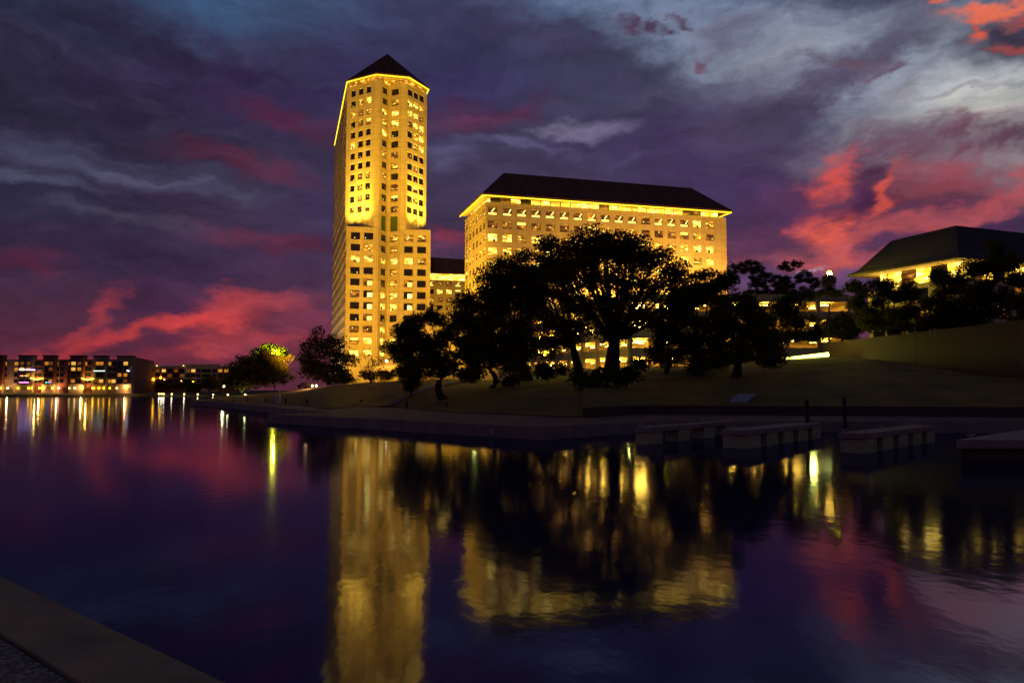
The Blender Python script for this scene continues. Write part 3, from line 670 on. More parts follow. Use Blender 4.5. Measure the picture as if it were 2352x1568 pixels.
# ================================================================ long office slab
cC = P(1107.8, 446.6, Y=214); zE = cC.z
eC = Vector((cC.x, cC.y)); eR_ = P(1682, 486.7, z=zE); eR_ = Vector((eR_.x, eR_.y)); eL_ = P(1055, 496, z=zE); eL_ = Vector((eL_.x, eL_.y))
d1 = (eR_ - eC).normalized(); d2 = (eL_ - eC).normalized(); ov = 1.5
wC = eC + d1 * ov + d2 * ov; wR = eR_ - d1 * ov + d2 * ov; wL = eL_ - d2 * ov + d1 * ov; wX = wR + (wL - wC); eX = eR_ + (eL_ - eC)
root = thing('office_block', 'long floodlit stone office block with rows of lit windows under a dark hipped roof', 'office building', (wC.x, wC.y, 5))
zW = zE - 1.6; wall = MB(); items = []
ff = Facade(wC, wR); fl_ = Facade(wL, wC)
c0 = ff.s_of_u(1131.6, 500); c1 = ff.s_of_u(1658.5, 500); cols = [(c0 + (c1 - c0) * k / 17 - 1.42, c0 + (c1 - c0) * k / 17 + 1.42) for k in range(18)]
yAt = wC.y + 4; ztop = P(1131.6, 484.6, Y=ff.pt(c0, 0)[1]).z
rows_ = [(ztop - 3.85 * r - 1.12, ztop - 3.85 * r + 1.12) for r in range(12)]
pat = ['SSSSSSSSSSSmSSSBMm', 'mmmmmmmmMmMmmmmMmD', 'BBMBBMMMBMBmMMBBBB', 'BBBMBMBMMBMMMMBMBB', 'BmMBmMMmBMMmBMmMMM']
for (c_, r), x0, x1, y0, y1 in ff.wall(wall, 5, zW, cols, rows_):
    code = pat[r][c_] if r < 5 else random.choice('BMMmmDB'); pr = (30 - r if r < 5 else 2) + x0 * .01
    items.append((pr, ff, x0, x1, y0, y1, code))
cols2 = [(fl_.len * (k + .5) / 6 - 1.35, fl_.len * (k + .5) / 6 + 1.35) for k in range(6)]
patL = ['DMMMMM', 'DDDDmD', 'MMDDMM', 'MMMMMM', 'mmDmmM', 'DmmDMm', 'DDmDmM']
for (c_, r), x0, x1, y0, y1 in fl_.wall(wall, 5, zW, cols2, rows_):
    items.append((24 - r if r < 2 else 1, fl_, x0, x1, y0, y1, patL[r][c_] if r < 7 else random.choice('DmM')))
Facade(wR, wX).wall(wall, 5, zW, [], []); Facade(wX, wL).wall(wall, 5, zW, [], [])
for z_ in (zW,): wall.face([t3(p, z_) for p in (wC, wR, wX, wL)])
wall.build('wall', M_['slab'], root); put_windows(root, items)
# clerestory: individually glazed bays between piers
cin = [wC + d1 * 1.6 + d2 * 1.6, wR - d1 * 1.6 + d2 * 1.6, wX - d1 * 1.6 - d2 * 1.6, wL + d1 * 1.6 - d2 * 1.6]
o = MB(); q_ = Facade(cin[0], cin[1]); nb = 24
for k in range(nb):
    x0 = q_.len * k / nb; x1 = q_.len * (k + 1) / nb; code = 6 if k not in (0, 1, 3, 11, 20, 21) else 1
    if k in (0, 3): code = 0
    o.face([q_.pt(x0 + .12, zW + .1), q_.pt(x1 - .12, zW + .1), q_.pt(x1 - .12, zE), q_.pt(x0 + .12, zE)], code)
    o.face([q_.pt(x1 - .12, zW, .03), q_.pt(x1 + .12, zW, .03), q_.pt(x1 + .12, zE, .03), q_.pt(x1 - .12, zE, .03)], 5)
for a, b in ((3, 0), (1, 2), (2, 3)): o.face([t3(cin[a], zW), t3(cin[b], zW), t3(cin[b], zE), t3(cin[a], zE)], 6 if a == 3 else 1)
o.build('clerestory', MW, root)
r1 = P(1157, 397, Y=230.1); r2 = P(1588, 432, z=r1.z)
o = MB(); zz = zE + .5
Eb = [eC, eR_, eX, eL_]
o.face([t3(eC, zz), t3(eR_, zz), r2, r1]); o.face([t3(eR_, zz), t3(eX, zz), r2]); o.face([t3(eX, zz), t3(eL_, zz), r1, r2]); o.face([t3(eL_, zz), t3(eC, zz), r1])
rf = o.build('roof', M_['roof'], root)
o = MB()
for i in range(4): a, b = Eb[i], Eb[(i + 1) % 4]; o.face([t3(a, zE), t3(b, zE), t3(b, zz), t3(a, zz)])
o.face([t3(p, zE) for p in Eb], 1); o.build('soffit', [M_['roof'], M_['slab']], rf)
o = MB(); g_ = [eC.lerp((eC + eX) / 2, .006), eR_.lerp((eC + eX) / 2, .006), eX, eL_.lerp((eC + eX) / 2, .006)]
o.tube([t3(g_[3], zE - .2), t3(g_[0], zE - .2), t3(g_[1], zE - .2), t3(eX, zE - .2)], .17, 6); o.build('eave_lamp', M_['strip'], rf)
for k in range(9):
    p = ff.a + ff.d * (4 + k * 9) + ff.n * 8; t_ = ff.a + ff.d * (4 + k * 9); 
    spot((p.x, p.y, 22 if k > 1 else 14), (t_.x, t_.y, 46), 23000 + 4600 * k, 120, (1, .52, .06), .8, .9)
for k in range(3):
    p = fl_.a + fl_.d * (5 + k * 9) + fl_.n * 7; t_ = fl_.a + fl_.d * (5 + k * 9); spot((p.x, p.y, 10), (t_.x, t_.y, 40), 52000, 110, (1, .60, .03), .8, .9)

# ================================================================ rear office block between tower and slab
a = xy(950, 627, 345); b = xy(1110, 627, 352); fb = Facade(a, b)
root = thing('office_block', 'small lit office block seen in the gap between the tower and the long block', 'office building', (a.x, a.y, 5))
zE2 = P(1020, 627, Y=346).z; wall = MB(); items = []
rows_ = [(P(1000, (520 + y / 3.4075) / 1.0884, Y=346).z - 1.1, P(1000, (520 + y / 3.4075) / 1.0884, Y=346).z + 1.1) for y in (640, 708, 776, 845, 913, 980, 1050)]
cols = [(fb.s_of_u((800 + x / 3.4075) / 1.0884, 650) - 1.35, fb.s_of_u((800 + x / 3.4075) / 1.0884, 650) + 1.35) for x in (865, 943, 1021, 1099, 1177, 1255)]
pt_ = ['mSmmS', 'BDBBm', 'MMmmM', 'mDDmm', 'mMMMM', 'MMmMM', 'mMMmm']
for (c_, r), x0, x1, y0, y1 in fb.wall(wall, 5, zE2 - 3, cols, rows_): items.append((1, fb, x0, x1, y0, y1, pt_[r][c_ % 5]))
c2 = Facade(b, b + Vector((-8, 28))); c2.wall(wall, 5, zE2 - 3, [], []); Facade(b + Vector((-8, 28)), a + Vector((-8, 28))).wall(wall, 5, zE2 - 3, [], []); Facade(a + Vector((-8, 28)), a).wall(wall, 5, zE2 - 3, [], [])
wall.build('wall', M_['slab'], root); put_windows(root, items)
o = MB(); o.face([fb.pt(.5, zE2 - 3, -1), fb.pt(fb.len - .5, zE2 - 3, -1), fb.pt(fb.len - .5, zE2, -1), fb.pt(.5, zE2, -1)]); o.build('clerestory', M_['band'], root)
o = MB(); zz = zE2; rr = [Vector(fb.pt(-1, 0, 1.5)).to_2d(), Vector(fb.pt(fb.len + 1, 0, 1.5)).to_2d(), b + Vector((-8, 29)), a + Vector((-9, 29))]
zr = P(1020, 590, Y=359).z; ra = a + Vector((4, 14)); rb = b + Vector((-10, 14))
o.face([t3(rr[0], zz), t3(rr[1], zz), t3(rb, zr), t3(ra, zr)]); o.face([t3(rr[1], zz), t3(rr[2], zz), t3(rb, zr)]); o.face([t3(rr[2], zz), t3(rr[3], zz), t3(ra, zr), t3(rb, zr)]); o.face([t3(rr[3], zz), t3(rr[0], zz), t3(ra, zr)]); o.face([t3(p, zz - .05) for p in rr])
o.build('roof', M_['roof'], root)
spot((-28, 325, 8), (-30, 346, 40), 70000, 120, gold, .6, .8)

# ================================================================ low office with hipped roof at right
zc = 27.5; e1 = P(1945, 636, z=zc); e0 = P(2203, 591, z=zc); e2 = P(2352, 603, z=zc)
E1, E0, E2 = [Vector((p.x, p.y)) for p in (e1, e0, e2)]; dl = (E1 - E0).normalized(); dr = (E2 - E0).normalized(); E2 = E0 + dr * 60
zr = 37.2; R0 = P(2195, 518, z=zr); R1 = P(2047, 553, z=zr); R2 = P(2352, 535, z=zr); rd = (Vector((R2.x, R2.y)) - Vector((R0.x, R0.y))).normalized(); R2 = Vector((R0.x, R0.y)) + rd * 45
root = thing('office_block', 'lower office building with big slate hipped roof and glowing eaves, behind pines at right', 'office building', (E0.x, E0.y, 10))
o = MB(); nb_ = E1 + dr * 30; mid_ = E0 + (dl + dr) * 30; far_ = E2 + dl * 30
def kink(a, b, k=.2, dz=.35):   # shallow bell-cast eave
    return a.lerp(b, k)
R0v, R1v = Vector((R0.x, R0.y)), Vector((R1.x, R1.y))
zk = zc + (zr - zc) * .13
def plane(a, b, ra, rb):
    ka, kb = a.lerp(ra, .24), b.lerp(rb, .24)
    o.face([t3(a, zc + .3), t3(b, zc + .3), t3(kb, zk + .5), t3(ka, zk + .5)]); o.face([t3(ka, zk + .5), t3(kb, zk + .5), t3(rb, zr), t3(ra, zr)] if ra != rb else [t3(ka, zk + .5), t3(kb, zk + .5), t3(ra, zr)])
plane(E1, E0, R1v, R0v); plane(E0, E2, R0v, R2); plane(nb_, E1, R1v, R1v); plane(mid_, nb_, R0v, R1v); plane(far_, mid_, R2, R0v); plane(E2, far_, R2, R2)
rf = o.build('roof', M_['slate'], root)
o = MB(); P6 = [E1, E0, E2, far_, mid_, nb_]; 
for i in range(6): a, b = P6[i], P6[(i + 1) % 6]; o.face([t3(a, zc), t3(b, zc), t3(b, zc + .3), t3(a, zc + .3)])
for tri in tessellate_polygon([[Vector((p.x, p.y, 0)) for p in P6]]): o.face([t3(P6[k], zc) for k in tri], 1)
o.build('soffit', [M_['slate'], M_['slab']], rf)
io = lambda a, k1, k2: a - (dl * 0) + dl * k1 + dr * k2
W0 = io(E0, 2.6, 2.6); W1 = E1 - dl * 3.0 + dr * 2.6; W2 = E2 + dl * 2.6
wall = MB(); items = []; zw = zc - 3.3; fa = Facade(W1, W0); fb2 = Facade(W0, W2)
wr = [(zw - 1.0 - 3.9 * k - 2.3, zw - 1.0 - 3.9 * k) for k in range(4)]
for fc in (fa, fb2):
    n_ = int(fc.len / 4.6); cols = [(fc.len * (k + .5) / n_ - 1.5, fc.len * (k + .5) / n_ + 1.5) for k in range(n_)]
    for (c_, r), x0, x1, y0, y1 in fc.wall(wall, 9, zw, cols, wr): items.append((1, fc, x0, x1, y0, y1, 'm' if (c_ + r) % 7 == 3 else 'D'))
Facade(W2, far_).wall(wall, 9, zw, [], []); Facade(far_, mid_).wall(wall, 9, zw, [], []); Facade(nb_ - dr * 1, W1).wall(wall, 9, zw, [], [])
wall.face([t3(p, zw) for p in (W1, W0, mid_, nb_)]); wall.face([t3(p, zw) for p in (W0, W2, far_, mid_)])
wall.build('wall', M_['slab'], root); put_windows(root, items)
o = MB(); j = 0
for fc in (fa, fb2):
    n_ = int(fc.len / 3.0)
    for k in range(n_):
        x0, x1 = fc.len * k / n_, fc.len * (k + 1) / n_; x0 += 1.5 if k == 0 else 0; code = 6 if (k % 5) in (0, 1, 3) else (1 if k % 5 == 2 else 0); j += 1
        o.face([fc.pt(x0, zw + .05, -2), fc.pt(x1 - .15, zw + .05, -2), fc.pt(x1 - .15, zc, -2), fc.pt(x0, zc, -2)], code)
        o.face([fc.pt(x1 - .15, zw + .05, -1.97), fc.pt(x1, zw + .05, -1.97), fc.pt(x1, zc, -1.97), fc.pt(x1 - .15, zc, -1.97)], 5)
o.build('clerestory', MW, root)
o = MB()
for fc in (fa, fb2):
    for z_ in (zw + .55, zw + 1.1): o.tube([fc.pt(.1, z_, -.15), fc.pt(fc.len - .1, z_, -.15)], .06, 5)
    for k in range(int(fc.len / 3)): o.tube([fc.pt(.1 + k * 3, zw, -.15), fc.pt(.1 + k * 3, zw + 1.1, -.15)], .05, 5)
o.build('railing', M_['black'], root)
for fc in (fa, fb2):      # soffit downlights
    for k in range(5):
        q_ = fc.pt(fc.len * (k + .5) / 5, zw + .5, -1.0); l = spot(q_, (q_[0], q_[1], q_[2] + 5), 350, 150, (1, .66, .10), .3, .9)

# ================================================================ parking garage
gL, gM, gR = xy(1150, 720, 200), xy(1445, 700, 152), xy(1950, 700, 152)
root = thing('parking_garage', 'open sided concrete parking garage glowing yellow behind the dark trees', 'parking garage', (gM.x, gM.y, 6))
lv = [6.6, 10.3, 13.95, 17.6, 21.3]
n1_ = Facade(gL, gM); n2_ = Facade(gM, gR); bkL = gL + Vector((8, 14)); bkM = gM + Vector((6, 14)); bkR = gR + Vector((0, 14))
o = MB(); foot = [gL, gM, gR, bkR, bkM, bkL]
for k, z_ in enumerate(lv):
    o.prism([tuple(p) for p in foot], z_ - .35, z_, 0, bottom=True)
    for fc in (n1_, n2_):
        h = 1.15 if k < 4 else .9
        o.face([fc.pt(0, z_ - .6, .12), fc.pt(fc.len, z_ - .6, .12), fc.pt(fc.len, z_ + h, .12), fc.pt(0, z_ + h, .12)]); o.face([fc.pt(0, z_ + h, .12), fc.pt(fc.len, z_ + h, .12), fc.pt(fc.len, z_ + h, -.1), fc.pt(0, z_ + h, -.1)]); o.face([fc.pt(0, z_ - .6, -.1), fc.pt(fc.len, z_ - .6, -.1), fc.pt(fc.len, z_ + h, -.1), fc.pt(0, z_ + h, -.1)])
o.build('deck', M_['garwall'], root)
o = MB(); 
for a, b in ((bkM, bkL), (bkR, bkM), (bkL, gL), (gR, bkR)): o.face([t3(a, 5), t3(b, 5), t3(b, 21), t3(a, 21)])
o.build('back_wall', M_['garwall'], root)
for fc, n_ in ((n1_, 10), (n2_, 7)):
    for k in range(n_ + 1):
        s_ = fc.len * k / n_; o = MB(); aa = Vector(fc.pt(s_, 0, .3)).to_2d(); ang = math.atan2(fc.d.y, fc.d.x); o.box(-.35, .35, -.02, .75, 4, 21.2, rot=ang, o=tuple(aa)); o.build('column', M_['garwall'], root)
o = MB()
for fc in (n1_, n2_):
    n_ = int(fc.len / 6)
    for k in range(n_):
        for z_ in lv[1:]:
            for dp in (-4, -10):
                x0 = fc.len * (k + .5) / n_; o.face([fc.pt(x0 - .8, z_ - .85, dp), fc.pt(x0 + .8, z_ - .85, dp), fc.pt(x0 + .8, z_ - .85, dp - .35), fc.pt(x0 - .8, z_ - .85, dp - .35)])
o.build('ceiling_lamp', M_['garlamp'], root, kind='stuff')

# ================================================================ lamps
def street_lamp(u, v, Y, zb, label, col=(1, .95, .25), e=220, r=.42, pl=6000):
    p = P(u, v, Y=Y); root = thing('street_lamp', label, 'lamp post', (p.x, p.y, zb))
    o = MB(); o.tube([(p.x, p.y, zb), (p.x, p.y, p.z - .4)], [.12, .07], 8); o.build('pole', M_['black'], root)
    o = MB(); o.box(-.35, .35, -.25, .25, p.z + r * .9, p.z + r * .9 + .12, o=(p.x, p.y)); o.build('cap', M_['black'], root)
    o = MB(); o.ball(p, r); o.build('lamp_globe', emis('lamp_glow', col, e), root)
    if pl: point((p.x, p.y - .9, p.z), pl, col, .3)
street_lamp(1905, 628, 158, 21.3, 'tall lamp shining yellow green above the garage roof against the sunset', (1, .88, .012), 260, .5, 3000)
street_lamp(633, 806, 205, 3, 'lamp glowing inside the pale green treetop at left', (1, .88, .03), 9, .3, 6000)
street_lamp(514, 887, 235, 1, 'small white lamp on the far grassy bank beside the water', (1, .85, .3), 20, .3, 500)
street_lamp(1254, 812, 150, 5, 'warm lamp glowing low among the tree trunks in front of the garage', (1, .7, .02), 30, .5, 3000)
# ground flood bar
a = P(1802, 827, Y=121); b = P(1903, 815.5, Y=117); root = thing('ground_light', 'long blazing yellow light bar lying on the lawn beside the big wall', 'floodlight', tuple(a))
o = MB(); o.tube([a + Vector((0, 0, .25)), b + Vector((0, 0, .12))], [.16, .34], 10); o.build('light_tube', emis('bar_glow', (.98, .95, .16), 5), root)
o = MB(); off3 = Vector((0, .5, -.2)); o.tube([a + off3, b + off3], .3, 6); o.build('housing', M_['black'], root)
o = MB()
for u_, v_ in ((1796, 828), (1789, 829.5), (1783, 830.5)): o.ball(P(u_, v_, Y=121.5), .2)
o.build('end_lamp', emis('bead_glow', (1, .88, .05), 8), root)
point(((a.x + b.x) / 2, a.y - 3.5, a.z + 1.0), 1100, (.85, .9, .12), .6)
# green landscape lamp
g = on_ground(1568, 842); root = thing('garden_light', 'small green garden light among the shrubs under the pines', 'garden light', tuple(g)); o = MB(); o.ball((g.x, g.y, g.z + .5), .22); o.build('bulb', emis('green_glow', (.5, 1, .1), 14), root)
o = MB(); o.tube([(g.x, g.y, g.z - .2), (g.x, g.y, g.z + .35)], .05, 6); o.build('stake', M_['black'], root); point((g.x, g.y - .5, g.z + 1.2), 900, (.6, 1, .12), .3)
for (u_, v_, Y_, e_) in ((1205, 868, 122, 700), (1440, 850, 122, 700), (1090, 880, 125, 300)):
    q_ = P(u_, v_, Y=Y_); q_ = Vector((q_.x, q_.y, ground(q_.x, q_.y))); root = thing('garden_light', {1205: 'garden uplight in the hedge left of the oak trunk', 1440: 'garden uplight in the shrubs right of the biggest oak trunk', 1090: 'garden uplight between the leaning pine trunks'}[u_], 'garden light', tuple(q_))
    o = MB(); o.ball((q_.x, q_.y, q_.z + .3), .12); o.build('bulb', M_['strip'], root); o = MB(); o.tube([(q_.x, q_.y, q_.z - .1), (q_.x, q_.y, q_.z + .2)], .05, 6); o.build('stake', M_['black'], root)
    point((q_.x, q_.y, q_.z + .9), e_, (.85, .9, .15), .3)
# parked car with its headlights on
p = on_ground(700, 896, 150, 185); p = P(705, 893, Y=172); z0 = ground(p.x, p.y) + .0; root = thing('parked_car', 'dark car with glaring orange headlights on the rise left of the tower', 'car', (p.x, p.y, z0))
def car_profile(o, x0, y0, z0, rot):
    c_, s_ = math.cos(rot), math.sin(rot); t = lambda x, y, z: (x0 + x * c_ - y * s_, y0 + x * s_ + y * c_, z0 + z)
    prof = [(-2.2, .35), (-2.25, .75), (-1.5, .9), (-.8, 1.4), (.7, 1.45), (1.5, .95), (2.15, .85), (2.2, .35)]
    for w in (-.85, .85): o.face([t(x, w, z) for x, z in prof])
    for k in range(len(prof)): a, b = prof[k], prof[(k + 1) % len(prof)]; o.face([t(a[0], -.85, a[1]), t(a[0], .85, a[1]), t(b[0], .85, b[1]), t(b[0], -.85, b[1])])
    return t
o = MB(); t = car_profile(o, p.x, p.y, z0, 2.6 + math.pi * .0); o.build('body', mat('car_paint', (.03, .02, .03), None, 1, .3, spec=.5), root)
for sx_ in (-1.4, 1.4):
    for sy in (-.86, .86):
        o = MB(); o.tube([t(sx_, sy - .1, .33), t(sx_, sy + .1, .33)], .33, 14); o.build('wheel', M_['black'], root)
for sy in (-.6, .6): o = MB(); o.ball(t(-2.26, sy, .68), .22 if sy < 0 else .22); o.build('headlight', emis('headlight', (1, .55, .2), 30), root)
q_ = P(704, 891, Y=168); point((q_.x, q_.y, z0 + 1), 900, (1, .5, .2), .2)

# ================================================================ apartments across the lake
AW = {'brick': mat('brick_wall', (.22, .075, .06), (.16, .055, .048), .3), 'taupe': mat('taupe_wall', (.22, .16, .14), (.18, .13, .12), .3), 'pale': mat('pale_wall', (.34, .27, .27), (.28, .22, .22), .3), 'stone': mat('stone_base', (.34, .27, .22), (.28, .22, .18), .3), 'slab': M_['black']}
AWL = list(AW.values()); AK = {k: i for i, k in enumerate(AW)}
LAMP = emis('porch_lamp', (1, .45, .010), 26); LAMPW = emis('white_lamp', (1, .60, .14), 12)
YA = 385.0
def au(x): return x / 4.266
def ax(x, Y=YA): return (au(x) - CX) / F / 1.002 * Y
def az_(y, Y=YA): return P(300, (860 + y / 3.92) / 1.0884, Y=Y).z
root = thing('apartment_building', 'long brown brick apartment building with balconies, across the lake at far left', 'apartment building', (ax(0), YA, 1.5))
bays = [(-700, -560, 'brick', 118), (-420, -300, 'taupe', 118), (-150, 22, 'brick', 116), (175, 320, 'taupe', 117), (415, 530, 'brick', 117), (680, 817, 'brick', 119), (910, 1037, 'taupe', 120), (1140, 1290, 'taupe', 122)]
o = MB(); zb = 1.2; zg = az_(392)
o.box(ax(-760), ax(1290) - 9.5, YA + 2.0, YA + 24, zb, az_(148), AK['pale']); o.box(ax(-760), ax(1290) - 3, YA + 1.6, YA + 2.05, zb, zg, AK['stone'])
for k, (x0, x1, m_, yt) in enumerate(bays):
    o.box(ax(x0), ax(x1), YA - .4, YA + 2.6, zg, az_(yt), AK[m_]); o.box(ax(x0) - .1, ax(x1) + .1, YA - .55, YA + 2.4, zb, zg + .01, AK['stone']); o.box(ax(x0) - .3, ax(x1) + .3, YA - .8, YA + 3, az_(yt), az_(yt) + .5, AK['slab'])
# receding right flank
sA = Vector((ax(1290), YA - .4)); sB = Vector(((330 - CX) / F * 442, 442)); o.prism([tuple(sA), tuple(sA + Vector((.1, 0))), tuple(sB + Vector((6, 0))), tuple(sB), tuple(sA - Vector((3, -4)))], zb, az_(122), AK['brick'])
for k, (x0, x1) in enumerate([(320, 415), (560, 650), (817, 910)]): o.box(ax(x0) + .3, ax(x1) - .3, YA + 1.2, YA + 2.2, zb, az_(150 + 0), AK['brick'])
o.build('wall', AWL, root)
WMB = [M_['dark'], emis('flat_lamp_amber', (1, .36, .03), .6, False), emis('flat_lamp_warm', (1, .50, .08), 1.0, False), M_['frame'], emis('flat_lamp_dim', (.5, .16, .03), .3, False)]
lit = {(40, 190): 1, (152, 190): 1, (152, 245): 1, (40, 362): 1, (208, 190): 4, (272, 190): 4, (210, 240): 2, (262, 240): 1, (258, 292): 1, (448, 190): 1, (490, 190): 4, (490, 245): 4, (490, 362): 1, (465, 350): 2, (552, 190): 4, (654, 190): 1, (712, 195): 2, (770, 190): 4, (712, 245): 2, (762, 250): 1, (708, 362): 1, (1064, 200): 1, (950, 200): 1, (988, 190): 1,
       (1225, 190): 2, (1225, 210): 2, (1260, 195): 1, (1288, 190): 1, (1168, 302): 1, (1212, 300): 1, (985, 362): 2, (1055, 370): 1, (945, 370): 4, (1110, 362): 2, (1212, 362): 4, (828, 205): 1, (828, 190): 1}
cols_ = [40, 152, 208, 272, 340, 385, 448, 490, 552, 600, 654, 712, 770, 828, 870, 950, 988, 1064, 1110, 1168, 1225]
for cx_ in cols_:
    for ry in (190, 245, 302, 362):
        code = 0
        for (lx, ly), c_ in lit.items():
            if abs(lx - cx_) < 16 and abs(ly - ry) < 16: code = c_
        inbay = any(x0 <= cx_ <= x1 for x0, x1, _, _ in bays); yy = YA - .45 if inbay else YA + (1.15 if any(x0 < cx_ < x1 for x0, x1 in ((320, 415), (560, 650), (817, 910))) else 1.95)
        w = 1.05 if code != 2 else 1.2; o = MB(); X = ax(cx_, yy); z_ = az_(ry)
        o.box(X - w, X + w, yy - .08, yy + .02, z_ - .95, z_ + .95, 3); o.face([(X - w + .12, yy - .1, z_ - .85), (X + w - .12, yy - .1, z_ - .85), (X + w - .12, yy - .1, z_ + .85), (X - w + .12, yy - .1, z_ + .85)], code)
        o.build('window', WMB, root)
for (x0, x1, m_, yt) in bays[2:]:
    for ry in (215, 270, 325, 382):
        o = MB(); a_, b_2 = ax(x0) + .6, ax(x1) - .6; z_ = az_(ry); o.box(a_, b_2, YA - 2.0, YA - .41, z_ - .15, z_)
        for k in range(10): xx = a_ + (b_2 - a_) * k / 9; o.box(xx - .04, xx + .04, YA - 2.0, YA - 1.93, z_, z_ + 1.0)
        o.box(a_, b_2, YA - 2.02, YA - 1.92, z_ + 1.0, z_ + 1.08); o.build('balcony', M_['black'], root)
for x in (5, 75, 175, 280, 310, 385, 410, 428, 512, 573, 678, 732, 797, 812, 910, 967, 1015, 1075, 1143, 1222, 1240):
    yy = YA - 1.0; big = x in (573, 732, 1240, 910, 75); o = MB(); o.ball((ax(x, yy), yy, az_(430, yy)), .46 if big else .33); o.build('wall_lamp', LAMP if x % 3 else LAMPW, root)
for x in (573, 90, 400, 810, 1240): point((ax(x), YA - 1.6, az_(425)), 1500, (1, .5, .15), .3)
for x in (355, 855): point((ax(x), YA - 1.2, az_(330)), 1300, (1, .6, .08), .3)
def light_string(pts, col, e, lab, r=.13, Y=YA - 2.25, beads=None):
    root = thing('light_string', lab, 'string lights', (ax(pts[0][0]), Y, az_(pts[0][1])), 'coloured lights strung on the apartment balconies'); w = [(ax(x, Y), Y, az_(y, Y)) for x, y in pts]
    if beads:
        for k, c_ in enumerate(beads): t_ = (k + .5) / len(beads) * (len(w) - 1); i = int(t_); a_ = Vector(w[i]).lerp(Vector(w[min(i + 1, len(w) - 1)]), t_ - i); o = MB(); o.ball(a_, .22); o.build('bulb', emis('bulb_glow', c_, e), root)
    else: o = MB(); o.tube(w, r, 5); o.build('light_cord', emis('cord_glow', col, e), root)
light_string([(180, 248), (250, 250), (335, 252)], (.6, .45, 1), 9, 'violet white light string along a third floor balcony')
light_string([(910, 262), (1020, 262)], (.6, 1, .8), 4, 'pale green white light string on the right hand balcony')
light_string([(185, 374), (278, 374)], (1, .25, .8), 6, 'magenta light string on the lowest left balcony')
light_string([(185, 310), (278, 311)], None, 7, 'red and green bulbs along the second floor left balcony', beads=[(1, .1, .05), (1, .7, .1), (1, .1, .05), (.1, 1, .2), (1, .1, .05)])
light_string([(440, 374), (500, 374)], None, 7, 'blue and green bulbs on a low brick balcony', beads=[(.1, 1, .3), (.15, .2, 1), (.15, .2, 1)])
light_string([(1236, 258), (1262, 264)], None, 12, 'two cold white bulbs on the rightmost balcony', beads=[(.7, .8, 1), (.7, .8, 1)])
light_string([(293, 332), (350, 346), (416, 334)], (1, .62, .05), 10, 'yellow swag of lights over the left courtyard', .22, YA - 1.0)
light_string([(798, 336), (855, 350), (911, 338)], (1, .62, .05), 12, 'yellow swag of lights over the right courtyard', .22, YA - 1.0)
# pale block further back
YB = 440.0; bx = lambda x: ax(x, YB); bz = lambda y: az_(y, YB)
root = thing('apartment_building', 'pale grey apartment block with brick panels, right of the brown one across the lake', 'apartment building', (bx(1440), YB, 1.5))
o = MB(); o.box(bx(1440), bx(2330), YB, YB + 22, 1, bz(212), AK['pale'])
for x0, x1, m_, yt, dd in ((1440, 1515, 'pale', 203, .8), (1518, 1800, 'brick', 235, .5), (1800, 2140, 'pale', 196, 1.0), (2140, 2330, "brick", 232, .5)): o.box(bx(x0), bx(x1), YB - dd, YB + 1, 1, bz(yt), AK[m_])
o.box(bx(1405), bx(1440), YB + 4, YB + 20, 1, bz(228), AK['brick']); o.build('wall', AWL, root)
lit2 = {(1600, 260): 2, (1890, 260): 2, (1840, 265): 4, (1415, 298): 2, (1658, 305): 4, (1780, 305): 4, (2155, 262): 1, (2215, 262): 1, (1720, 258): 4, (1545, 258): 4}
for cx_ in (1475, 1540, 1600, 1658, 1720, 1780, 1840, 1890, 1940, 1995, 2040, 2100, 2155, 2215, 2265):
    for ry in (260, 308, 360, 410):
        code = 0
        for (lx, ly), c_ in lit2.items():
            if abs(lx - cx_) < 16 and abs(ly - ry) < 12: code = c_
        yy = YB - 1.05; o = MB(); X = ax(cx_, yy); z_ = az_(ry, yy); o.box(X - 1.3, X + 1.3, yy - .05, yy + 1, z_ - 1.0, z_ + 1.0, 3); o.face([(X - 1.15, yy - .08, z_ - .85), (X + 1.15, yy - .08, z_ - .85), (X + 1.15, yy - .08, z_ + .85), (X - 1.15, yy - .08, z_ + .85)], code); o.build('window', WMB, root)
for x, y, r, w_ in ((1500, 345, .55, 0), (1570, 328, .5, 0), (1415, 298, .5, 0), (1607, 348, .3, 1), (1777, 360, .4, 1), (1890, 366, .3, 0), (1530, 212, .2, 1), (1790, 212, .2, 1), (1415, 418, .35, 0)):
    yy = YB - 1.6; o = MB(); o.ball((ax(x, yy), yy, az_(y, yy)), r); o.build('wall_lamp', LAMPW if w_ else LAMP, root)
point((bx(1500), YB - 2.2, bz(345)), 1500, (1, .5, .1), .3)
# shoreline path lights
PL = [(1558, 487), (1583, 487), (1605, 488), (1683, 489), (1805, 490), (1938, 492), (2087, 495), (2232, 497)]
PLL = ['leftmost of three bunched path lights on the far bank', 'middle of three bunched path lights on the far bank', 'rightmost of three bunched path lights on the far bank', 'path light beside the bench like rail on the far bank', 'bright path light in the open middle of the far bank', 'path light on the far bank below the small white lamp',
       'path light on the far bank, second from the near trees', 'path light on the far bank, closest to the near trees']
for (x, y), lab in zip(PL, PLL):
    u = au(x); Y = 368 - (u - 330) * .12 if u > 330 else 368; Y += 3; p = P(u, (860 + y / 3.92) / 1.0884, Y=Y); root = thing('path_light', lab, 'path light', (p.x, p.y, .6), 'small lights along the far shore path')
    o = MB(); o.ball(p, .3); o.build('lamp', LAMPW, root); o = MB(); o.tube([(p.x, p.y, .4), (p.x, p.y, max(.6, p.z - .2))], .07, 6); o.build('post', M_['black'], root); point((p.x, p.y - .2, p.z + .4), 120, (1, .9, .5), .2)
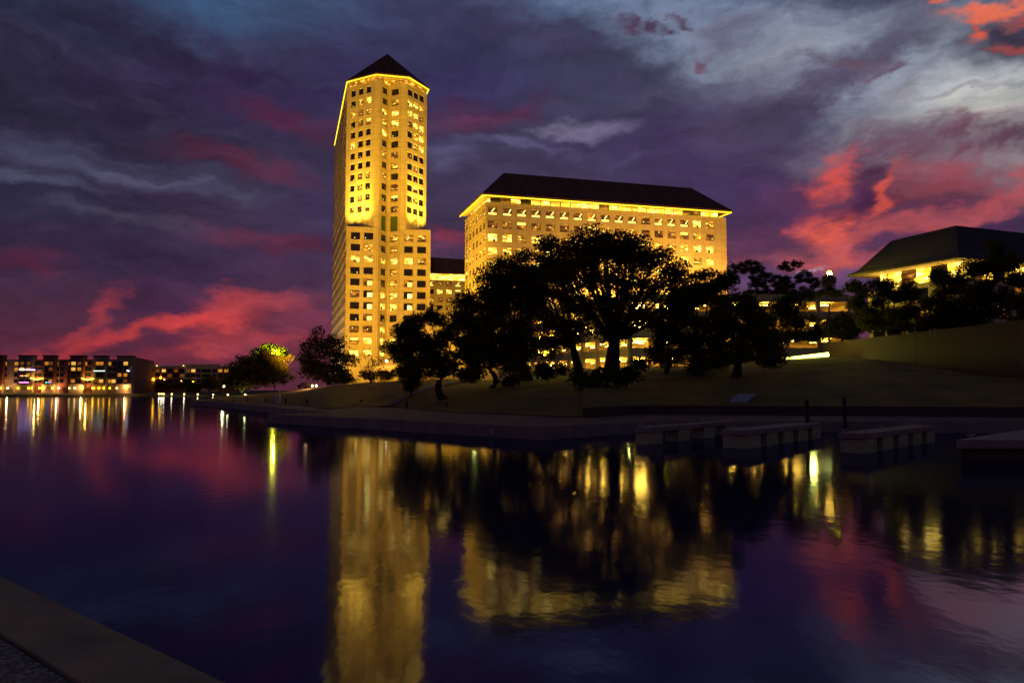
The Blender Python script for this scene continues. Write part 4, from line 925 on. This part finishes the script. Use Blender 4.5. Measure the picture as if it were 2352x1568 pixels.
for x, y, Y, lab in ((77, 887, 200, 'tiny lamp on the grass under the dark round tree, left one'), (247, 887, 185, 'tiny lamp on the grass under the dark round tree, right one')):
    p = P((550 + x / 3.92) / 1.0884, (760 + y / 3.92) / 1.0884, Y=Y); root = thing('path_light', lab, 'path light', (p.x, p.y, ground(p.x, p.y))); o = MB(); o.ball(p, .2); o.build('lamp', LAMPW, root); o = MB(); o.tube([(p.x, p.y, ground(p.x, p.y) - .2), (p.x, p.y, p.z - .15)], .05, 6); o.build('post', M_['black'], root); point((p.x, p.y - .2, p.z + .5), 150, (.9, 1, .3), .2)

# ================================================================ trees
def fast_mesh(name, V, nquad, matl, parent):
    me = bpy.data.meshes.new(name); me.vertices.add(nquad * 4); me.vertices.foreach_set('co', V.astype(np.float32).ravel())
    me.loops.add(nquad * 4); me.loops.foreach_set('vertex_index', np.arange(nquad * 4, dtype=np.int32)); me.polygons.add(nquad)
    me.polygons.foreach_set('loop_start', np.arange(0, nquad * 4, 4, dtype=np.int32)); me.polygons.foreach_set('loop_total', np.full(nquad, 4, dtype=np.int32))
    me.materials.append(matl); me.update(); me.validate(); o = bpy.data.objects.new(name, me); COL.objects.link(o); o.parent = parent; o.location = -Vector(parent.location); return o
def bez(a, b, c_, n_): return [a * (1 - t) ** 2 + b * 2 * t * (1 - t) + c_ * t * t for t in [k / n_ for k in range(n_ + 1)]]
def tree(name, label, base, blobs, kind, Yc=None, dens=1., lean=0, tr=.35, leafm=None, group=None, fork=.35, leaf=.30, wood=True, clump=1.0):
    """base (u, v) on the lawn or a Vector; blobs (u, v, ru, rv) outline the crown; everything is placed at its own distance"""
    p0 = base if isinstance(base, Vector) else on_ground(*base)
    Y = p0.y if Yc is None else Yc
    root = thing(name, label, 'tree' if name != 'shrub' else 'shrub', tuple(p0), group)
    m = Y / F; bl = []
    for (u, v, ru, rv) in blobs:
        r = min(ru, 60) * m; dy = random.uniform(-.8, .8) * r; c_ = P(u, v, Y=Y + dy); bl.append((c_, ru * m, max(1.2, min(ru, 70) * m * .75), rv * m))
    top = max(bl, key=lambda b: b[0].z)[0]; cm = sum((b[0] for b in bl), Vector()) / len(bl)
    zf = p0.z + (min(b[0].z - b[3] for b in bl) - p0.z) * .6 + (top.z - p0.z) * fork * .35
    fk = Vector((p0.x + (cm.x - p0.x) * .35, p0.y + (cm.y - p0.y) * .3, max(zf, p0.z + (top.z - p0.z) * .16)))
    wd = MB(); mid_ = (p0 + fk) / 2 + Vector((random.uniform(-.3, .3) - lean * .5, 0, 0))
    tp = bez(p0 - Vector((0, 0, .3)), mid_, fk, 6); wd.tube(tp, [tr * (1.35 - .6 * k / 6) if k else tr * 1.7 for k in range(7)], 9)
    Vs = []; 
    for (c_, rx, ry, rz) in bl:
        lt = tr * min(.62, .28 + .02 * (rx + rz)); ctrl = Vector((fk.x * .45 + c_.x * .55, fk.y * .5 + c_.y * .5, fk.z * .55 + c_.z * .45 + random.uniform(-.4, .2) * rz))
        if kind == 'pine': ctrl.z = fk.z * .35 + c_.z * .65
        limb = bez(fk, ctrl, c_, 8); wd.tube(limb, [lt * (1 - .75 * k / 8) for k in range(9)], 6, cap=False)
        area = math.pi * rx * rz; nc_ = max(4, int(area / (1.5 if kind == 'pine' else 1.25) / clump ** 2)); 
        for k in range(nc_):
            th = random.uniform(0, 6.283); ph = math.acos(random.uniform(-1, 1)); rr = random.uniform(.25, 1) ** .45
            q_ = c_ + Vector((rx * rr * math.sin(ph) * math.cos(th), ry * rr * math.sin(ph) * math.sin(th), rz * rr * math.cos(ph)))
            ai = random.choice([3, 4, 5, 6, 7, 8]); st_ = limb[ai]
            if k % 2 == 0 or kind == 'bare': wd.tube(bez(st_, st_.lerp(q_, .5) + Vector((0, 0, .25 * random.uniform(-1, 1) * (q_ - st_).length * .5)), q_, 4), [lt * .28, lt * .22, lt * .16, lt * .1, .015], 4, cap=False)
            sg = (random.uniform(.38, .8) if kind != 'pine' else random.uniform(.4, .75)) * clump; n_ = int((88 if kind == 'oak' else 165 if kind == 'pine' else 10) * dens * (sg / .55) ** 2 * (.3 / leaf) ** 2)
            if n_ < 1: continue
            C_ = RNG.normal(0, 1, (n_, 3)); nr = np.linalg.norm(C_, axis=1, keepdims=True); C_ = C_ / nr * np.minimum(nr, 2.0)
            C_ = C_ * np.array([sg * 1.15, sg * 1.1, sg * (.62 if kind == 'pine' else .75)]) + np.array(q_); Vs.append(C_)
            if kind == 'pine' and random.random() < .5:   # upward tuft
                C2 = RNG.normal(0, 1, (n_ // 4, 3)) * np.array([.22, .22, .5]) + np.array(q_) + np.array([random.uniform(-.4, .4), 0, sg * .9]); Vs.append(C2)
    if wood: wd.build('trunk', M_['wood'], root)
    C_ = np.concatenate(Vs); n_ = len(C_); a = RNG.normal(0, 1, (n_, 3)); a /= np.linalg.norm(a, axis=1, keepdims=True); b = RNG.normal(0, 1, (n_, 3)); b -= (a * b).sum(1, keepdims=True) * a; b /= np.linalg.norm(b, axis=1, keepdims=True)
    sz = RNG.uniform(.55, 1.2, (n_, 1)) * leaf; asp = .28 if kind == 'pine' else .48; k1 = 1.25 if kind == 'pine' else .85
    V = np.stack([C_ - a * sz * k1, C_ + b * sz * asp, C_ + a * sz * k1, C_ - b * sz * asp], axis=1).reshape(-1, 3)
    fast_mesh('crown', V, n_, leafm or M_[('pine' if kind == 'pine' else 'oak')], root); return n_
tot = 0
OG, PG, SG = 'dark oaks in front of the buildings', 'dark pines on the lawn', 'shrubs under the trees'
tot += tree('oak_tree', 'wide dark round tree left of the pale green lit treetop', P(553, 897, Y=186), [(560,850,36,34),(590,828,32,26),(640,858,34,28),(600,862,50,26),(628,848,20,20),(548,868,26,22),(655,832,16,18),(618,820,20,20)], 'oak', dens=1.3, group=OG, leaf=.42, clump=1.3)
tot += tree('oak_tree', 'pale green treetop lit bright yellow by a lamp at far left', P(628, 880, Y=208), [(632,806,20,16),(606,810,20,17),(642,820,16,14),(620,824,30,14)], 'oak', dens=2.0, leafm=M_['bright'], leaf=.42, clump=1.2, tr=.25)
tot += tree('oak_tree', 'dark oak with loose crown just left of the tower foot', P(756, 881, Y=165), [(740,778,30,24),(768,795,32,28),(715,800,30,18),(745,830,45,28),(700,838,26,20),(790,830,26,24),(752,862,50,20),(720,858,34,18)], 'oak', dens=.75, group=OG, leaf=.36, clump=1.15)
tot += tree('bare_tree', 'thin nearly bare little tree before the tower foot', P(852, 876, Y=168), [(845,825,22,22),(862,830,16,18),(835,845,16,14)], 'bare', dens=1.0, tr=.2, leaf=.3)
tot += tree('pine_tree', 'leaning dark pine before the gap right of the tower, nearest the water', (1021, 916), [(990,738,36,16),(940,755,24,16),(930,792,30,16),(975,780,60,26),(1030,765,44,24),(1055,735,24,18),(955,820,48,24),(1020,815,70,30),(1075,800,36,30),(985,850,66,22),(1065,845,44,26),(935,855,26,14),(1095,760,20,20)], 'pine', dens=1.25, lean=2.5, tr=.4, group=PG, leaf=.25)
tot += tree('pine_tree', 'small spindly pine under the leaning pine', (944, 911), [(945,885,16,8),(938,872,20,9),(955,876,14,8)], 'pine', dens=.9, tr=.1, group=PG, leaf=.2, clump=.7)
tot += tree('oak_tree', 'slanting forked oak just left of the hedge, below the long office block corner', (1130, 890), [(1090,790,34,28),(1130,800,36,28),(1105,832,48,22),(1160,790,36,26),(1090,755,26,24),(1130,750,30,24)], 'oak', dens=1.0, lean=-2, tr=.34, group=OG, leaf=.24)
tot += tree('oak_tree', 'spreading dark oak covering the left corner of the long office block', (1216, 872), [(1150,622,36,26),(1118,650,34,26),(1170,640,44,34),(1130,700,44,34),(1220,680,44,40),(1195,598,34,24),(1092,690,32,22),(1140,680,46,30),(1200,655,50,40),(1075,720,22,18),(1110,745,40,26),(1170,730,56,34),(1240,700,46,36),(1240,640,30,30),(1200,775,50,22),(1068,698,14,12),(1180,815,60,20),(1240,800,50,24)], 'oak', dens=1.12, tr=.5, group=OG, leaf=.25)
tot += tree('oak_tree', 'oak with straight dark trunk between the two biggest oaks', (1332, 868), [(1262,578,34,24),(1240,610,40,30),(1225,640,40,34),(1290,620,40,34),(1300,680,52,34),(1330,735,50,28),(1270,740,44,26),(1300,780,60,18),(1260,560,20,12)], 'oak', dens=1.1, tr=.55, group=OG, leaf=.25)
tot += tree('oak_tree', 'biggest and tallest dark oak, in front of the middle of the long office block', (1403, 872), [(1320,562,40,20),(1345,580,50,30),(1390,566,46,26),(1440,582,50,30),(1290,596,40,28),(1560,700,34,30),(1300,640,44,30),(1360,548,40,18),(1425,552,44,22),(1465,560,30,22),(1385,590,56,26),(1455,600,44,30),(1505,585,26,22),(1530,610,34,26),(1555,640,24,22),(1340,610,40,28),(1400,650,62,30),(1480,660,60,34),(1540,680,40,30),(1350,700,60,22),(1440,720,70,22),(1520,730,50,26),(1390,770,56,16)], 'oak', dens=1.0, tr=.85, group=OG, leaf=.25)
for (lab, b_, bl, mm) in (
  ('green lit hedge shrub left of the straight oak trunk', (1170, 884), [(1165,862,34,18),(1195,852,26,18)], 'shrub'),
  ('green lit round shrub in the hedge between the oak trunks', (1262, 878), [(1262,850,36,22),(1235,858,24,18)], 'shrub'),
  ('dark undergrowth below the broad pine right of the biggest oak', P(1600, 862, Y=117), [(1590,850,44,18),(1640,848,44,18),(1550,852,30,14)], 'oak'),
  ('dark undergrowth below the dense pine at middle right', P(1700, 856, Y=119), [(1690,842,44,20),(1740,838,44,20),(1775,832,24,14)], 'oak'),
  ('large dark low shrub at the foot of the biggest oak', (1395, 893), [(1350,868,44,20),(1400,862,46,24),(1440,866,36,18)], 'shrub'),
  ('green tinged shrub right of the biggest oak, below the garage bays', (1470, 856), [(1470,828,30,18),(1500,815,28,16),(1535,822,26,18)], 'shrub'),
  ('low dark bush at the crest of the lawn before the tower', P(875, 872, Y=158), [(872,862,26,9),(900,866,22,8),(835,866,22,8)], 'oak'),
  ('dark bush below the loose oak at the tower foot', P(800, 878, Y=166), [(800,868,26,10),(770,874,24,8)], 'oak')):
    tot += tree('shrub', lab, b_, bl, 'oak', dens=1.1, tr=.08, leafm=M_[mm], group=SG, leaf=.22, clump=.8)
tot += tree('pine_tree', 'broad dark pine directly right of the biggest oak, reaching the office block windows', (1600, 862), [(1600,650,34,24),(1640,640,28,20),(1590,690,44,28),(1650,680,44,26),(1570,730,36,26),(1625,735,60,26),(1560,780,40,26),(1620,790,60,24),(1590,830,60,18)], 'pine', dens=1.2, tr=.45, group=PG, leaf=.27)
tot += tree('pine_tree', 'dense dark pine filling the middle right below the block corner', (1690, 866), [(1665,640,20,16),(1690,690,36,26),(1730,720,44,30),(1680,750,50,28),(1750,770,44,34),(1700,800,60,28),(1660,830,44,22),(1760,815,36,24)], 'pine', dens=1.25, tr=.45, group=PG, leaf=.27)
tot += tree('pine_tree', 'open armed pine with tufts standing out against the sunset', (1790, 822), [(1700,618,22,12),(1730,612,24,14),(1745,635,30,18),(1790,650,28,22),(1812,612,26,10),(1830,606,14,8),(1850,638,24,16),(1868,650,14,16),(1820,670,40,18),(1770,685,40,18),(1740,665,30,16)], 'pine', dens=1.0, tr=.35, group=PG, leaf=.27)
tot += tree('pine_tree', 'dark bushy pine in front of the middle of the garage', (1755, 832), [(1790,705,40,22),(1840,690,36,20),(1780,740,50,24),(1835,735,36,22),(1800,775,56,20),(1740,790,40,24),(1850,770,24,16)], 'pine', dens=1.0, tr=.3, group=PG, leaf=.27)
tot += tree('pine_tree', 'dark pine closing the gap between the biggest oak and the pines', (1530, 858), [(1530,740,34,24),(1510,770,40,22),(1560,700,30,24),(1540,800,50,22),(1620,840,50,16)], 'pine', dens=1.0, tr=.3, group=PG, leaf=.27)
tot += tree('rusty_tree', 'tree with rust red foliage in front of the garage end', (1800, 818), [(1880,700,44,16),(1850,715,40,18),(1905,708,26,12),(1850,760,40,22),(1885,745,24,18),(1820,735,30,20)], 'oak', dens=.8, tr=.3, leafm=M_['rust'], leaf=.26)
tot += tree('pine_tree', 'tiny tufted pine top below the tall lamp', P(1906, 800, Y=128), [(1903,655,17,10),(1893,670,16,8),(1918,672,14,8),(1905,640,6,6)], 'pine', dens=.9, tr=.14, group=PG, leaf=.24, clump=.8)
tot += tree('pine_tree', 'spreading pine behind the left end of the big wall', P(1930, 790, Y=134), [(1950,768,36,14),(1905,755,24,14),(1960,735,40,14),(1925,745,30,12),(1985,755,30,18)], 'pine', dens=.95, tr=.26, group=PG, leaf=.27)
tot += tree('pine_tree', 'dark pine hiding the left part of the slate roofed building', P(2045, 770, Y=118), [(1958,662,10,14),(1975,685,26,16),(2010,665,28,16),(2045,655,22,12),(2000,705,44,20),(2060,690,40,22),(2090,668,14,18),(2030,735,60,22),(2100,725,40,26),(1985,735,30,18)], 'pine', dens=1.1, tr=.35, group=PG, leaf=.25)
tot += tree('pine_tree', 'largest right hand pine rising over the slate roof', P(2250, 755, Y=104), [(2282,572,11,18),(2275,600,22,16),(2235,622,30,16),(2290,625,36,18),(2330,645,24,14),(2190,640,30,16),(2150,632,20,10),(2200,680,56,22),(2280,670,60,28),(2160,700,40,22),(2240,715,70,26),(2310,605,16,12),(2320,710,40,30)], 'pine', dens=1.1, tr=.5, group=PG, leaf=.23)
tot += tree('pine_tree', 'dark pine cut off by the right edge of the picture', P(2360, 745, Y=96), [(2345,650,22,18),(2360,690,30,26),(2400,660,40,40),(2350,725,34,18)], 'pine', dens=1.0, tr=.4, group=PG, leaf=.23)
tot += tree('pine_tree', 'low pine branches over the middle of the big wall', P(2130, 765, Y=108), [(2120,752,44,14),(2170,742,40,14),(2080,760,36,12),(2210,742,36,12)], 'pine', dens=1.0, tr=.25, group=PG, leaf=.24)
FS = 'dark trees on the far bank'
for (lab, u, v, Y, bl) in (('round dark tree at the left end of the far bank trees', 395, 899, 345, [(376,888,18,6),(398,884,18,7)]),
  ('dark tree on the far bank with a pointed top', 430, 898, 340, [(430,876,7,9),(440,887,18,6)]),
  ('low dark tree in the middle of the far bank', 460, 898, 330, [(465,884,16,8),(450,889,16,5)]),
  ('narrow dark tree rising above the pale apartments', 482, 898, 325, [(481,868,4,11),(486,885,14,8)]),
  ('dark tree on the far bank next to the near round tree', 515, 898, 300, [(510,883,16,9),(528,882,14,10)])):
    p = P(u, v, Y=Y); p.z = 1.6 if p.z < 1.6 else p.z; tot += tree('oak_tree', lab, p, bl, 'oak', dens=1.0, tr=.25, leaf=.6, clump=1.8, group=FS)
print('leaf quads', tot, 'objects', len(bpy.data.objects))
